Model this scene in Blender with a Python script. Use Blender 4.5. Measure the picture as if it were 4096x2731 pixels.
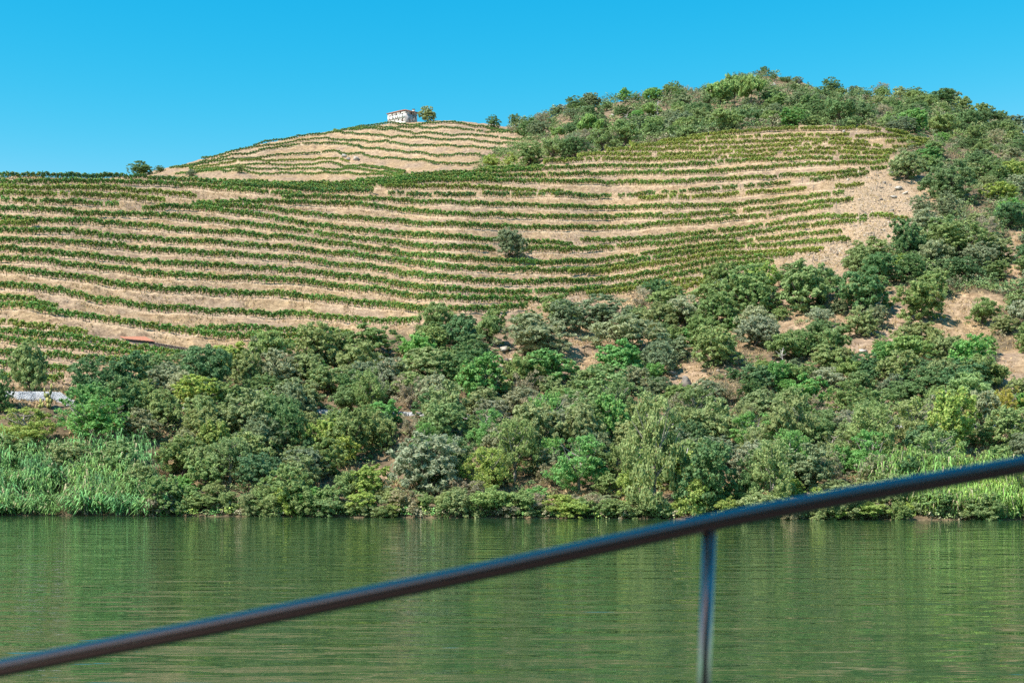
import bpy, math, random
import numpy as np
from mathutils import Vector

# ------------------------------------------------------------------ clear
for o in list(bpy.data.objects):
    bpy.data.objects.remove(o, do_unlink=True)
scene = bpy.context.scene
COL = scene.collection
rng = np.random.default_rng(11)
random.seed(5)

# ------------------------------------------------------------------ camera
F = 1024 * 50.0 / 36.0            # focal length in 1024-wide pixels
HV = 475.0                        # row of the true horizon in that picture
CZ = 5.0                          # eye height above the river
cam_d = bpy.data.cameras.new("camera")
cam = bpy.data.objects.new("camera", cam_d)
COL.objects.link(cam)
cam.location = (0, 0, CZ)
cam.rotation_euler = (math.radians(90), 0, 0)
cam_d.lens = 50
cam_d.sensor_width = 36
cam_d.sensor_fit = 'HORIZONTAL'
cam_d.shift_y = (HV - 341.0) / 1024.0
cam_d.clip_start = 0.1
cam_d.clip_end = 6000
cam_d.dof.use_dof = True
cam_d.dof.focus_distance = 260
cam_d.dof.aperture_fstop = 3.6
scene.camera = cam

# ------------------------------------------------------------------ sky, sun, exposure
SUN = Vector((-0.70, -0.46, 1.06)).normalized()
sun_el = math.asin(SUN.z)
sun_az = math.atan2(SUN.x, SUN.y)
w = bpy.data.worlds.new("World")
scene.world = w
w.use_nodes = True
nt = w.node_tree
nt.nodes.clear()
sky = nt.nodes.new("ShaderNodeTexSky")
sky.sky_type = 'NISHITA'
sky.sun_disc = False
sky.sun_elevation = sun_el
sky.sun_rotation = sun_az % (2 * math.pi)
sky.altitude = 80
sky.air_density = 1.0
sky.dust_density = 0.25
sky.ozone_density = 2.2
bgn = nt.nodes.new("ShaderNodeBackground")
bgn.inputs[1].default_value = 0.13
wo = nt.nodes.new("ShaderNodeOutputWorld")
sep = nt.nodes.new("ShaderNodeSeparateColor")          # camera-style colour grade of the whole sky: deep cyan
com = nt.nodes.new("ShaderNodeCombineColor")
nt.links.new(sky.outputs[0], sep.inputs[0])
for ch_, (gain, pw, top) in enumerate(((1800.0, 6.0, 2.6), (6.4, 1.0, 9.0), (4.94, 0.51, 9.0))):
    a0 = nt.nodes.new("ShaderNodeMath"); a0.operation = 'MULTIPLY'; a0.inputs[1].default_value = 0.12
    a1 = nt.nodes.new("ShaderNodeMath"); a1.operation = 'POWER'; a1.inputs[1].default_value = pw
    a2 = nt.nodes.new("ShaderNodeMath"); a2.operation = 'MULTIPLY'; a2.inputs[1].default_value = gain
    a3 = nt.nodes.new("ShaderNodeMath"); a3.operation = 'MINIMUM'; a3.inputs[1].default_value = top
    nt.links.new(sep.outputs[ch_], a0.inputs[0]); nt.links.new(a0.outputs[0], a1.inputs[0]); nt.links.new(a1.outputs[0], a2.inputs[0])
    nt.links.new(a2.outputs[0], a3.inputs[0]); nt.links.new(a3.outputs[0], com.inputs[ch_])
nt.links.new(com.outputs[0], bgn.inputs[0])
nt.links.new(bgn.outputs[0], wo.inputs[0])

sd = bpy.data.lights.new("sun", 'SUN')
sd.energy = 4.6
sd.angle = math.radians(0.53)
sd.color = (1.0, 0.94, 0.86)
so = bpy.data.objects.new("sun", sd)
COL.objects.link(so)
so.rotation_euler = SUN.to_track_quat('Z', 'Y').to_euler()
so.location = (-60, -40, 120)

scene.view_settings.view_transform = 'Standard'
scene.view_settings.look = 'None'
scene.view_settings.exposure = 0.9
scene.view_settings.gamma = 1.0
scene.view_settings.use_curve_mapping = False
scene.cycles.max_bounces = 6
scene.cycles.diffuse_bounces = 3
scene.cycles.glossy_bounces = 3
scene.cycles.transmission_bounces = 3
scene.cycles.transparent_max_bounces = 6
scene.cycles.use_denoising = False

# ------------------------------------------------------------------ node helpers
def mat_new(name):
    m = bpy.data.materials.new(name)
    m.use_nodes = True
    n = m.node_tree
    n.nodes.clear()
    out = n.nodes.new("ShaderNodeOutputMaterial")
    return m, n, out

def nd(n, t, **kw):
    x = n.nodes.new(t)
    for k, v in kw.items():
        setattr(x, k, v)
    return x

def principled(n, out, rough=0.8, spec=0.3):
    p = nd(n, "ShaderNodeBsdfPrincipled")
    p.inputs["Roughness"].default_value = rough
    p.inputs["Specular IOR Level"].default_value = spec
    n.links.new(p.outputs[0], out.inputs[0])
    return p

def noise(n, scale, detail=4, rough=0.55, vec=None, dims='3D'):
    t = nd(n, "ShaderNodeTexNoise")
    t.inputs["Scale"].default_value = scale
    t.inputs["Detail"].default_value = detail
    t.inputs["Roughness"].default_value = rough
    if vec is not None:
        n.links.new(vec, t.inputs["Vector"])
    return t

def ramp(n, fac, stops):
    r = nd(n, "ShaderNodeValToRGB")
    e = r.color_ramp.elements
    while len(e) < len(stops):
        e.new(0.5)
    for i, (p, c) in enumerate(stops):
        e[i].position = p
        e[i].color = (*c, 1)
    n.links.new(fac, r.inputs[0])
    return r

def mixc(n, fac, a, b, mode='MIX'):
    m = nd(n, "ShaderNodeMix", data_type='RGBA', blend_type=mode)
    for sock, v in ((m.inputs[0], fac), (m.inputs[6], a), (m.inputs[7], b)):
        if isinstance(v, (int, float)):
            sock.default_value = v
        elif isinstance(v, tuple):
            sock.default_value = (*v, 1)
        else:
            n.links.new(v, sock)
    return m.outputs[2]

def simple_mat(name, c1, c2, scale=6, rough=0.85, bump=0.0, metal=0.0, spec=0.3):
    m, n, out = mat_new(name)
    p = principled(n, out, rough, spec)
    p.inputs["Metallic"].default_value = metal
    tc = nd(n, "ShaderNodeTexCoord")
    t = noise(n, scale, 5, 0.6, tc.outputs["Object"])
    r = ramp(n, t.outputs["Fac"], [(0.3, c1), (0.7, c2)])
    n.links.new(r.outputs[0], p.inputs["Base Color"])
    if bump:
        b = nd(n, "ShaderNodeBump")
        b.inputs["Strength"].default_value = bump
        n.links.new(t.outputs["Fac"], b.inputs["Height"])
        n.links.new(b.outputs[0], p.inputs["Normal"])
    return m

# foliage: the object's own colour, varied from leaf to leaf
def foliage_mat(name, yellow=0.0, yc=(0.30, 0.26, 0.05), trans=0.42, spread=0.22):
    m, n, out = mat_new(name)
    oi = nd(n, "ShaderNodeObjectInfo")
    geo = nd(n, "ShaderNodeNewGeometry")
    hs = nd(n, "ShaderNodeHueSaturation")
    mr = nd(n, "ShaderNodeMapRange")
    mr.inputs["To Min"].default_value = 1 - spread
    mr.inputs["To Max"].default_value = 1 + spread
    n.links.new(geo.outputs["Random Per Island"], mr.inputs["Value"])
    n.links.new(mr.outputs[0], hs.inputs["Value"])
    ml = nd(n, "ShaderNodeMath", operation='MULTIPLY')
    ml.inputs[1].default_value = 17.31
    fr = nd(n, "ShaderNodeMath", operation='FRACT')
    n.links.new(geo.outputs["Random Per Island"], ml.inputs[0])
    n.links.new(ml.outputs[0], fr.inputs[0])
    mh = nd(n, "ShaderNodeMapRange")
    mh.inputs["To Min"].default_value = 0.48
    mh.inputs["To Max"].default_value = 0.515
    n.links.new(fr.outputs[0], mh.inputs["Value"])
    n.links.new(mh.outputs[0], hs.inputs["Hue"])
    n.links.new(oi.outputs["Color"], hs.inputs["Color"])
    col = hs.outputs[0]
    if yellow > 0:
        # some leaves turn; how many differs from plant to plant
        th = nd(n, "ShaderNodeMath", operation='MULTIPLY')
        n.links.new(oi.outputs["Random"], th.inputs[0])
        th.inputs[1].default_value = yellow
        lt = nd(n, "ShaderNodeMath", operation='LESS_THAN')
        n.links.new(fr.outputs[0], lt.inputs[0])
        n.links.new(th.outputs[0], lt.inputs[1])
        col = mixc(n, lt.outputs[0], col, yc)
    d = nd(n, "ShaderNodeBsdfPrincipled")
    d.inputs["Roughness"].default_value = 0.6
    d.inputs["Specular IOR Level"].default_value = 0.25
    t = nd(n, "ShaderNodeBsdfTranslucent")
    mx = nd(n, "ShaderNodeMixShader")
    mx.inputs[0].default_value = trans
    n.links.new(col, d.inputs["Base Color"])
    n.links.new(col, t.inputs["Color"])
    n.links.new(d.outputs[0], mx.inputs[1])
    n.links.new(t.outputs[0], mx.inputs[2])
    n.links.new(mx.outputs[0], out.inputs[0])
    return m

M_LEAF = foliage_mat("foliage", 0.10, (0.22, 0.20, 0.06))
M_VINE = foliage_mat("vine_leaves", 0.36, (0.42, 0.39, 0.09), 0.36, 0.32)
M_CANE = foliage_mat("cane_leaves", 0.14, (0.50, 0.44, 0.26), 0.35, 0.45)
M_BARK = simple_mat("bark", (0.06, 0.045, 0.035), (0.15, 0.12, 0.095), 3, 0.9, 0.3)
M_VBARK = simple_mat("vine_bark", (0.035, 0.025, 0.02), (0.09, 0.07, 0.055), 5, 0.9)
M_DEAD = simple_mat("dead_wood", (0.42, 0.38, 0.34), (0.62, 0.58, 0.53), 3, 0.9)
M_POST = simple_mat("stake_wood", (0.10, 0.09, 0.085), (0.22, 0.20, 0.18), 4, 0.85)
M_ROCK = simple_mat("schist", (0.10, 0.09, 0.085), (0.30, 0.26, 0.22), 1.6, 0.9, 0.6)
M_PALEROCK = simple_mat("pale_schist", (0.28, 0.25, 0.22), (0.50, 0.45, 0.39), 1.4, 0.9, 0.6)
M_PEAR = foliage_mat("cactus_pads", 0.3, (0.34, 0.32, 0.10), 0.05, 0.3)

# ------------------------------------------------------------------ mesh helpers
def mesh_np(name, verts, faces, mats, smooth=False, midx=None):
    verts = np.asarray(verts, dtype=np.float32)
    me = bpy.data.meshes.new(name)
    if isinstance(faces, np.ndarray):
        k = faces.shape[1]
        nf = len(faces)
        li = faces.astype(np.int32).ravel()
        ls = np.arange(nf, dtype=np.int32) * k
    else:
        nf = len(faces)
        ls = np.zeros(nf, dtype=np.int32)
        c = 0
        for i, f in enumerate(faces):
            ls[i] = c
            c += len(f)
        li = np.array([i for f in faces for i in f], dtype=np.int32)
    me.vertices.add(len(verts))
    me.vertices.foreach_set("co", verts.ravel())
    me.loops.add(len(li))
    me.loops.foreach_set("vertex_index", li)
    me.polygons.add(nf)
    me.polygons.foreach_set("loop_start", ls)
    if smooth:
        me.polygons.foreach_set("use_smooth", np.ones(nf, dtype=bool))
    for m in (mats if isinstance(mats, (list, tuple)) else [mats]):
        me.materials.append(m)
    if midx is not None:
        me.polygons.foreach_set("material_index", np.asarray(midx, dtype=np.int32))
    me.update(calc_edges=True)
    me.validate()
    return me

def link(name, me, parent=None, loc=(0, 0, 0), rot=(0, 0, 0), scale=(1, 1, 1)):
    o = bpy.data.objects.new(name, me)
    COL.objects.link(o)
    o.location = loc
    o.rotation_euler = rot
    o.scale = scale
    if parent is not None:
        o.parent = parent
    return o

def tag(o, label=None, cat=None, group=None, kind=None):
    if label: o["label"] = label
    if cat: o["category"] = cat
    if group: o["group"] = group
    if kind: o["kind"] = kind
    return o

class MB:
    """collects simple solids into one mesh"""
    def __init__(s):
        s.v, s.f = [], []
    def add(s, v, f):
        b = len(s.v)
        s.v += [tuple(map(float, p)) for p in v]
        s.f += [tuple(i + b for i in q) for q in f]
        return s
    def box(s, lo, hi):
        x0, y0, z0 = lo
        x1, y1, z1 = hi
        return s.add([(x0,y0,z0),(x1,y0,z0),(x1,y1,z0),(x0,y1,z0),(x0,y0,z1),(x1,y0,z1),(x1,y1,z1),(x0,y1,z1)],
                     [(0,3,2,1),(4,5,6,7),(0,1,5,4),(1,2,6,5),(2,3,7,6),(3,0,4,7)])
    def tube(s, pts, rad, n=6, cap=True):
        pts = [Vector(p) for p in pts]
        if not hasattr(rad, '__len__'):
            rad = [rad] * len(pts)
        vs, fs = [], []
        for i, p in enumerate(pts):
            t = (pts[min(i + 1, len(pts) - 1)] - pts[max(i - 1, 0)]).normalized()
            a = t.cross(Vector((0, 0, 1)))
            if a.length < 1e-3:
                a = Vector((1, 0, 0))
            a.normalize()
            b = t.cross(a).normalized()
            for k in range(n):
                an = 2 * math.pi * k / n
                vs.append(p + (a * math.cos(an) + b * math.sin(an)) * rad[i])
        for i in range(len(pts) - 1):
            for k in range(n):
                fs.append((i*n+k, i*n+(k+1) % n, (i+1)*n+(k+1) % n, (i+1)*n+k))
        if cap:
            fs.append(tuple(range(n - 1, -1, -1)))
            fs.append(tuple((len(pts)-1)*n + k for k in range(n)))
        return s.add(vs, fs)
    def mesh(s, name, mat, smooth=False):
        return mesh_np(name, np.array(s.v), s.f, mat, smooth)

def vnoise(x, y, scale, seed=0):
    """smooth value noise on arrays, -1..1"""
    x = np.asarray(x, dtype=np.float64) / scale + 1000.0
    y = np.asarray(y, dtype=np.float64) / scale + 1000.0
    xi, yi = np.floor(x), np.floor(y)
    fx, fy = x - xi, y - yi
    fx, fy = fx*fx*(3-2*fx), fy*fy*(3-2*fy)
    def h(a, b):
        s = np.sin(a * 127.1 + b * 311.7 + seed * 74.7) * 43758.5453
        return s - np.floor(s)
    v = (h(xi,yi)*(1-fx)+h(xi+1,yi)*fx)*(1-fy) + (h(xi,yi+1)*(1-fx)+h(xi+1,yi+1)*fx)*fy
    return v * 2 - 1

# ------------------------------------------------------------------ terrain
def pchip(x, Y, xq):
    """monotone cubic along axis 0; x (n,), Y (n,m), xq (q,) -> (q,m)"""
    x = np.asarray(x, float); Y = np.asarray(Y, float); xq = np.asarray(xq, float)
    h = np.diff(x)[:, None]
    dl = np.diff(Y, axis=0) / h
    m = np.zeros_like(Y)
    a, b = dl[:-1], dl[1:]
    w1, w2 = 2*h[1:] + h[:-1], h[1:] + 2*h[:-1]
    ok = (a * b) > 0
    with np.errstate(divide='ignore', invalid='ignore'):
        mm = (w1 + w2) / (w1 / a + w2 / b)
    m[1:-1] = np.where(ok, mm, 0)
    m[0], m[-1] = dl[0], dl[-1]
    i = np.clip(np.searchsorted(x, xq, side='right') - 1, 0, len(x) - 2)
    t = ((xq - x[i]) / (x[i+1] - x[i]))[:, None]
    H = (x[i+1] - x[i])[:, None]
    return ((1+2*t)*(1-t)**2*Y[i] + t*(1-t)**2*H*m[i] + t*t*(3-2*t)*Y[i+1] + t*t*(t-1)*H*m[i+1])

# profiles of the valley side: bearing -> (distance, sight-line row) at fourteen features of the slope
PROF = {
 -150: [(178,515),(196,440),(207,402),(215,393),(250,308),(283,236),(312,190),(328,177),(345,184),(430,225),(540,230),(600,228),(650,225),(700,235)],
 0: [(178,515.2),(196,438),(206,401),(215,392),(250,305),(283,232),(312,188),(328,177),(345,184),(430,215),(540,215),(600,205),(650,200),(700,215)],
 150: [(176,516),(196,447),(211,402),(221,386),(255,312),(285,248),(315,203),(343,181),(358,185),(440,210),(540,188),(575,177),(610,172),(690,180)],
 230: [(174,516.2),(192,460),(216,398),(232,368),(262,308),(288,250),(318,210),(347,184),(362,187),(445,205),(530,188),(575,168),(620,151.5),(690,158)],
 300: [(172,516.5),(190,475),(220,400),(245,348),(270,298),(292,252),(324,213),(352,187),(367,189),(445,205),(530,186),(585,159),(635,136.5),(700,144)],
 400: [(169,517),(186,482),(216,405),(250,335),(275,290),(301,250),(335,211),(365,178.8),(380,180),(445,198),(530,174),(590,144),(640,123.5),(700,128)],
 450: [(168,517),(184,485),(215,405),(252,322),(278,280),(307,240),(341,204),(374,174.8),(389,176.3),(445,195),(530,168),(590,141),(640,122),(700,126)],
 520: [(167,517.5),(182,487),(214,410),(252,332),(282,285),(311,250),(350,202),(386,169.3),(401,170.5),(445,182),(530,160),(590,139),(640,127.5),(700,132)],
 560: [(166.5,517.7),(181,488),(213,410),(250,338),(282,288),(312,254),(354,199),(395,161.5),(410,161.5),(450,168),(530,146),(590,128),(640,114),(700,120)],
 600: [(166,518),(180,490),(212,412),(250,342),(283,292),(310,262),(356,203),(402,154.5),(418,154.5),(460,158),(530,138),(595,116),(650,106),(710,110)],
 660: [(164.5,518.3),(179,488),(210,415),(248,345),(282,288),(312,256),(358,195),(410,144.5),(425,144),(465,145),(540,125),(600,105),(650,98),(710,102)],
 725: [(163,518.7),(178,486),(207,420),(245,342),(280,280),(312,252),(358,193),(412,135),(428,134.5),(470,134),(550,110),(610,92),(655,86),(715,94)],
 762: [(162,518.8),(177,485),(205,422),(242,345),(275,285),(310,250),(358,189),(413,130),(430,129.5),(475,127),(555,104),(615,86),(665,76),(720,88)],
 800: [(161.5,519),(176.5,484),(203,424),(240,345),(270,288),(305,248),(355,187),(413,127.5),(430,127),(480,122),(560,102),(620,90),(665,82),(720,94)],
 825: [(161,519),(176,483),(202,425),(237,350),(268,288),(302,245),(352,185),(412,128),(430,127),(480,121),(560,104),(620,96),(660,93),(720,99)],
 875: [(160.5,519.3),(176,481),(201,425),(238,345),(270,280),(300,235),(350,186),(410,132),(430,129),(480,122),(550,108),(600,99),(640,96),(720,102)],
 925: [(160.2,519.4),(176,479),(200,423),(240,338),(272,275),(300,232),(350,185),(405,143),(430,136),(480,126),(540,113),(580,106),(620,101),(720,108)],
 960: [(160,519.5),(176,478),(200,420),(240,335),(275,270),(305,228),(350,188),(400,156),(430,147),(480,134),(530,123),(565,117),(595,114),(720,122)],
 1024: [(160,519.7),(176,475),(200,416),(240,332),(277,268),(308,230),(350,198),(400,168),(430,158),(480,144),(520,138),(550,135),(575,133),(720,142)],
 1180: [(160,520),(176,475),(200,420),(240,345),(277,290),(308,258),(350,230),(400,205),(430,196),(480,186),(520,181),(550,178),(575,176),(720,190)],
}
KU = np.array(sorted(PROF))
ND = np.array([[p[0] for p in PROF[u]] for u in KU], float)
NZ = np.array([[CZ + (HV - p[1]) * p[0] / F for p in PROF[u]] for u in KU], float)
NZ[:, 0] = -0.15
ND = np.concatenate([ND[:, :1] - 9, ND], axis=1)
NZ = np.concatenate([NZ[:, :1] * 0 - 5, NZ], axis=1)
US = np.concatenate([np.arange(-150, 0, 10), np.arange(0, 1024, 2.0), np.arange(1024, 1181, 12)]).astype(float)
cD = pchip(KU, ND, US)
cZ = pchip(KU, NZ, US)
SEG = [3, 16, 24, 28, 80, 80, 80, 70, 6, 6, 14, 56, 56, 8]
SQ = np.concatenate([k + np.arange(n) / n for k, n in enumerate(SEG)] + [[len(SEG)]])
GD = pchip(np.arange(15), cD.T, SQ)           # (S, U)
GZ0 = pchip(np.arange(15), cZ.T, SQ)
GU = np.broadcast_to(US[None, :], GD.shape)
GV0 = HV - (GZ0 - CZ) * F / GD
S_NEAR0 = int(np.searchsorted(SQ, 2.4))
S_NEAR1 = int(np.searchsorted(SQ, 8.4))
S_FAR0 = int(np.searchsorted(SQ, 10.0))
S_FAR1 = int(np.searchsorted(SQ, 13.0))

# ------------------------------------------------------------------ vine rows, traced as they run along the terraces (full-size photo pixels)
# (points, label, far?, gap share, leaf tone)
G1, Y1, D1 = 'green', 'yellow', 'dark'
ROWS = [
 # crest rows
 ([(-300,714),(0,716),(300,716),(600,721),(900,748),(1200,770),(1490,778)], "dark vine row along the left crest, against the sky at far left", 0, .03, D1),
 ([(550,714),(900,735),(1200,757),(1450,754),(1800,734),(2100,736),(2400,740),(2700,739),(2900,728),(3300,704),(3450,694),(3550,685)], "long vine row rising right from the crest dip, just above the sparse rows", 0, .04, G1),
 ([(900,722),(1200,742),(1500,731),(1800,716),(2100,713),(2400,703),(2700,703),(2900,693),(3300,663),(3560,663)], "vine row following the dip of the crest, second line under its skyline edge", 0, .06, G1),
 ([(1350,722),(1500,712),(1800,692),(2100,686),(2400,675),(2700,672),(2900,658),(3300,642),(3560,639)], "vine row from the crest dip to the right, fourth below the oaks' clearing", 0, .08, G1),
 ([(1700,688),(1850,676),(2100,663),(2400,648),(2700,648),(2900,639),(3300,621),(3560,620)], "thin vine row starting below the saddle bushes on the right spur", 0, .14, Y1),
 ([(2000,652),(2150,641),(2400,629),(2700,629),(2900,620),(3300,604),(3600,609)], "patchy yellowing vine row on the right spur, fifth from its top", 0, .2, Y1),
 ([(2150,630),(2250,622),(2400,613),(2700,608),(2900,600),(3300,585),(3680,597)], "patchy yellowing vine row on the right spur, fourth from its top", 0, .2, Y1),
 ([(2300,612),(2450,600),(2700,588),(2900,580),(3300,569),(3720,588)], "yellowing vine row on the right spur, third from its top", 0, .16, Y1),
 ([(2480,592),(2600,580),(2900,560),(3300,551),(3720,571)], "yellowing vine row on the right spur, second from its top", 0, .14, Y1),
 ([(2650,570),(2750,560),(2900,543),(3100,528),(3300,522),(3500,530),(3650,546)], "topmost vine row of the right spur, right under the oaks", 0, .1, Y1),
 ([(800,733),(1000,752),(1200,764),(1350,768),(1490,769)], "vine row squeezed between two others in the dense crest band, left part", 0, .03, G1),
 ([(1000,734),(1200,750),(1350,747),(1500,742),(1800,725),(2000,724)], "vine row in the dense crest band dipping below the far hill", 0, .04, G1),
 ([(1500,721),(1800,704),(2000,698),(2160,690)], "vine row in the crest band climbing right under the saddle bushes", 0, .05, G1),
 # left top
 ([(-300,740),(80,741),(300,738),(600,744),(900,765),(1210,793)], "vine row second below the left crest, ending blunt near the middle", 0, .05, G1),
 ([(-300,764),(80,764),(350,766),(600,783),(780,797)], "vine row third below the left crest, petering out among loose vines", 0, .08, Y1),
 ([(-300,790),(80,791),(350,797),(600,808),(690,822)], "vine row fourth below the left crest with thin right end", 0, .1, Y1),
 ([(-300,818),(0,818),(260,820),(480,836)], "short gappy vine row fifth below the left crest", 0, .12, G1),
 ([(570,846),(750,838),(820,847),(1012,872),(1200,905),(1500,940),(1800,962),(2100,980),(2290,988)], "long vine row that ends in a gap just right of the lone olive's crown", 0, .03, G1),
 ([(775,824),(1000,818),(1200,819),(1500,840),(1800,868),(2100,876),(2400,880),(2700,877),(2900,862),(3300,820),(3420,808)], "long vine row second above the lone olive tree", 0, .05, G1),
 ([(780,832),(1000,840),(1200,864),(1500,893),(1800,914),(2100,921),(2400,923),(2700,908),(2900,891),(3300,840),(3355,832)], "long vine row first clear above the lone olive tree", 0, .05, G1),
 ([(1130,800),(1330,800),(1560,812),(1800,823),(2100,834),(2400,841),(2700,840),(2900,832),(3300,789),(3385,780)], "long vine row third above the lone olive tree", 0, .05, G1),
 ([(1560,785),(1800,788),(2160,790),(2400,796),(2700,780),(2900,763),(3300,723),(3480,706)], "sparse vine row with many gaps, fourth above the lone olive tree", 0, .3, D1),
 ([(2560,806),(2700,801),(2900,792),(3300,758),(3450,750)], "sparse vine row reaching the stony slope under the bare stakes", 0, .15, Y1),
 ([(1540,757),(1800,758),(2000,768),(2200,782),(2330,791)], "short vine row below the crest dip, joining the gappy row", 0, .12, Y1),
 # left middle
 ([(-300,848),(80,851),(330,866),(600,872),(800,890),(1200,937),(1500,972),(1800,1005),(2100,1010),(2400,1005),(2700,982),(2900,961),(3300,907),(3470,893)], "long vine row passing right behind the lone olive tree", 0, .04, G1),
 ([(-300,888),(80,893),(400,905),(600,923),(1200,972),(1500,1012),(1800,1045),(2050,1062),(2200,1064),(2400,1053),(2700,1012),(2900,988),(3300,942),(3360,936)], "long vine row just below the lone olive tree's trunk", 0, .04, G1),
 ([(-300,915),(0,912),(90,909),(150,897)], "short vine spur joining the long row at the far left edge", 0, .1, Y1),
 ([(-300,935),(80,937),(600,969),(1200,1011),(1500,1046),(1800,1082),(2050,1094),(2200,1094),(2400,1084),(2700,1036),(2900,1007),(3300,975),(3400,968)], "long vine row second below the lone olive tree", 0, .03, G1),
 ([(2280,1100),(2420,1094),(2700,1058),(2900,1034),(3300,1008)], "vine row on the right that starts below and right of the lone olive tree", 0, .06, Y1),
 ([(-300,970),(80,975),(600,1014),(1200,1052),(1500,1090),(1800,1128),(2100,1143),(2400,1138),(2700,1088),(2900,1055),(3180,1032)], "long vine row third below the lone olive tree", 0, .03, G1),
 ([(2328,976),(2400,975),(2700,957),(2900,935),(3300,880),(3500,871),(3640,866)], "vine row starting at a post right of the lone olive, running to the stony edge", 0, .05, G1),
 ([(-300,1008),(80,1016),(600,1063),(1200,1098),(1500,1136),(1800,1174),(2100,1184),(2400,1171),(2700,1118),(2900,1080),(3110,1062)], "long vine row fourth below the lone olive tree", 0, .04, G1),
 ([(-300,1040),(80,1051),(600,1111),(1200,1140),(1500,1178),(1800,1212),(2100,1215),(2265,1204)], "long vine row fifth below the lone olive tree", 0, .03, G1),
 ([(2350,1198),(2480,1178),(2700,1148),(2850,1124)], "short yellow-green vine row right above the green thicket at right", 0, .05, Y1),
 ([(2650,1175),(2760,1160),(2880,1138)], "lowest short vine row beside the thicket with two leaning stakes", 0, .15, Y1),
 ([(-300,1080),(80,1098),(600,1169),(1200,1199),(1500,1230),(1800,1259),(2110,1243)], "long vine row sixth below the lone olive tree", 0, .03, G1),
 ([(-300,1135),(80,1165),(600,1242),(1200,1274),(1500,1295),(1690,1300)], "long vine row second above the red tiled roof", 0, .03, G1),
 ([(-300,1190),(0,1205),(80,1212),(160,1228),(230,1245)], "short upper branch of vines at far left, merging two rows above the roof", 0, .08, G1),
 ([(-300,1218),(80,1240),(300,1276),(600,1320),(860,1350),(1000,1364),(1200,1392),(1340,1398)], "long vine row passing just above the red tiled roof", 0, .03, G1),
 ([(790,1326),(1000,1329),(1200,1337),(1400,1346)], "short vine row above right of the roof, upper of three close lines", 0, .04, G1),
 ([(1000,1352),(1200,1366),(1360,1375)], "short vine row above right of the roof, middle of three close lines", 0, .06, G1),
 ([(-300,1290),(80,1309),(200,1325),(360,1350)], "short broken vine row left of the red tiled roof", 0, .3, Y1),
 ([(-300,1320),(80,1345),(300,1370),(600,1414),(760,1440)], "vine row running along directly under the red tiled roof", 0, .04, G1),
 ([(-300,1355),(80,1377),(300,1405),(600,1447),(720,1460)], "vine row second below the red tiled roof", 0, .04, G1),
 ([(-300,1415),(80,1435),(300,1448),(600,1474),(640,1480)], "vine row third below the red tiled roof", 0, .06, G1),
 ([(-300,1470),(80,1482),(290,1496)], "short vine row behind the feathery dark tree, fourth below the roof", 0, .06, G1),
 ([(-300,1525),(80,1532),(250,1546)], "lowest vine row, just above the white gravel bank", 0, .08, G1),
 # far hill
 ([(1330,520),(1585,501),(1800,500),(1900,503),(1985,516),(2100,546)], "vine row right below the white house on the hilltop", 1, .03, D1),
 ([(1250,525),(1390,516),(1660,515),(1800,519),(1950,531),(2150,547)], "vine row second below the white house", 1, .03, D1),
 ([(680,657),(900,593),(1100,557),(1300,524),(1540,524),(1715,539),(1950,551),(2140,564)], "vine row third below the white house, along the hill's left outline", 1, .03, D1),
 ([(720,662),(900,608),(1100,569),(1300,537),(1540,548),(1800,565),(2110,583)], "vine row fourth below the white house", 1, .03, D1),
 ([(690,668),(800,640),(1000,600),(1300,557),(1540,574),(1800,592),(2100,603)], "vine row fifth below the white house", 1, .03, D1),
 ([(680,676),(820,655),(1000,618),(1300,573),(1480,595),(1690,619),(1800,625),(2015,628)], "vine row sixth below the white house", 1, .04, D1),
 ([(720,675),(893,648),(1100,630),(1300,607),(1480,628),(1630,643),(1800,660),(1915,661)], "vine row seventh below the white house, above the rocky notch", 1, .05, D1),
 ([(760,676),(893,658),(1050,646),(1200,638),(1330,642),(1400,647)], "short vine row left of the rocky notch on the far hill", 1, .12, Y1),
 ([(760,680),(900,672),(1070,663),(1300,661),(1480,672),(1627,691)], "vine row just below the rocky notch on the far hill", 1, .05, G1),
 ([(760,692),(900,684),(1100,680),(1300,678),(1480,686),(1620,697)], "vine row second below the rocky notch on the far hill", 1, .05, G1),
 ([(700,697),(850,693),(1000,694),(1200,699),(1450,704),(1620,706)], "lowest vine row of the far hill, just behind the near crest", 1, .05, G1),
]
BENCH_DZ = np.zeros_like(GD)
PATHW = np.zeros_like(GD)
row_y = []
for pts, lab, far, gap, tone in ROWS:
    px = np.array([p[0] for p in pts], float) / 4
    py = np.array([p[1] for p in pts], float) / 4
    v = pchip(px, py[:, None], np.clip(US, px[0], px[-1]))[:, 0]
    v[(US < px[0] - 0.01) | (US > px[-1] + 0.01)] = np.nan
    row_y.append(v)
row_y = np.array(row_y)
ROW_D = np.full(row_y.shape, np.nan)
for j in range(len(US)):
    for far, (s0, s1) in ((0, (S_NEAR0, S_NEAR1)), (1, (S_FAR0, S_FAR1))):
        vv = GV0[s0:s1, j]; dd = GD[s0:s1, j]
        for i, R in enumerate(ROWS):
            if R[2] != far or np.isnan(row_y[i, j]):
                continue
            hit = vv <= row_y[i, j]
            if not hit.any():
                continue
            k = int(np.argmax(hit))
            if k == 0:
                ROW_D[i, j] = dd[0]
            else:
                t = (vv[k-1] - row_y[i, j]) / max(1e-6, vv[k-1] - vv[k])
                ROW_D[i, j] = dd[k-1] + t * (dd[k] - dd[k-1])
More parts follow.
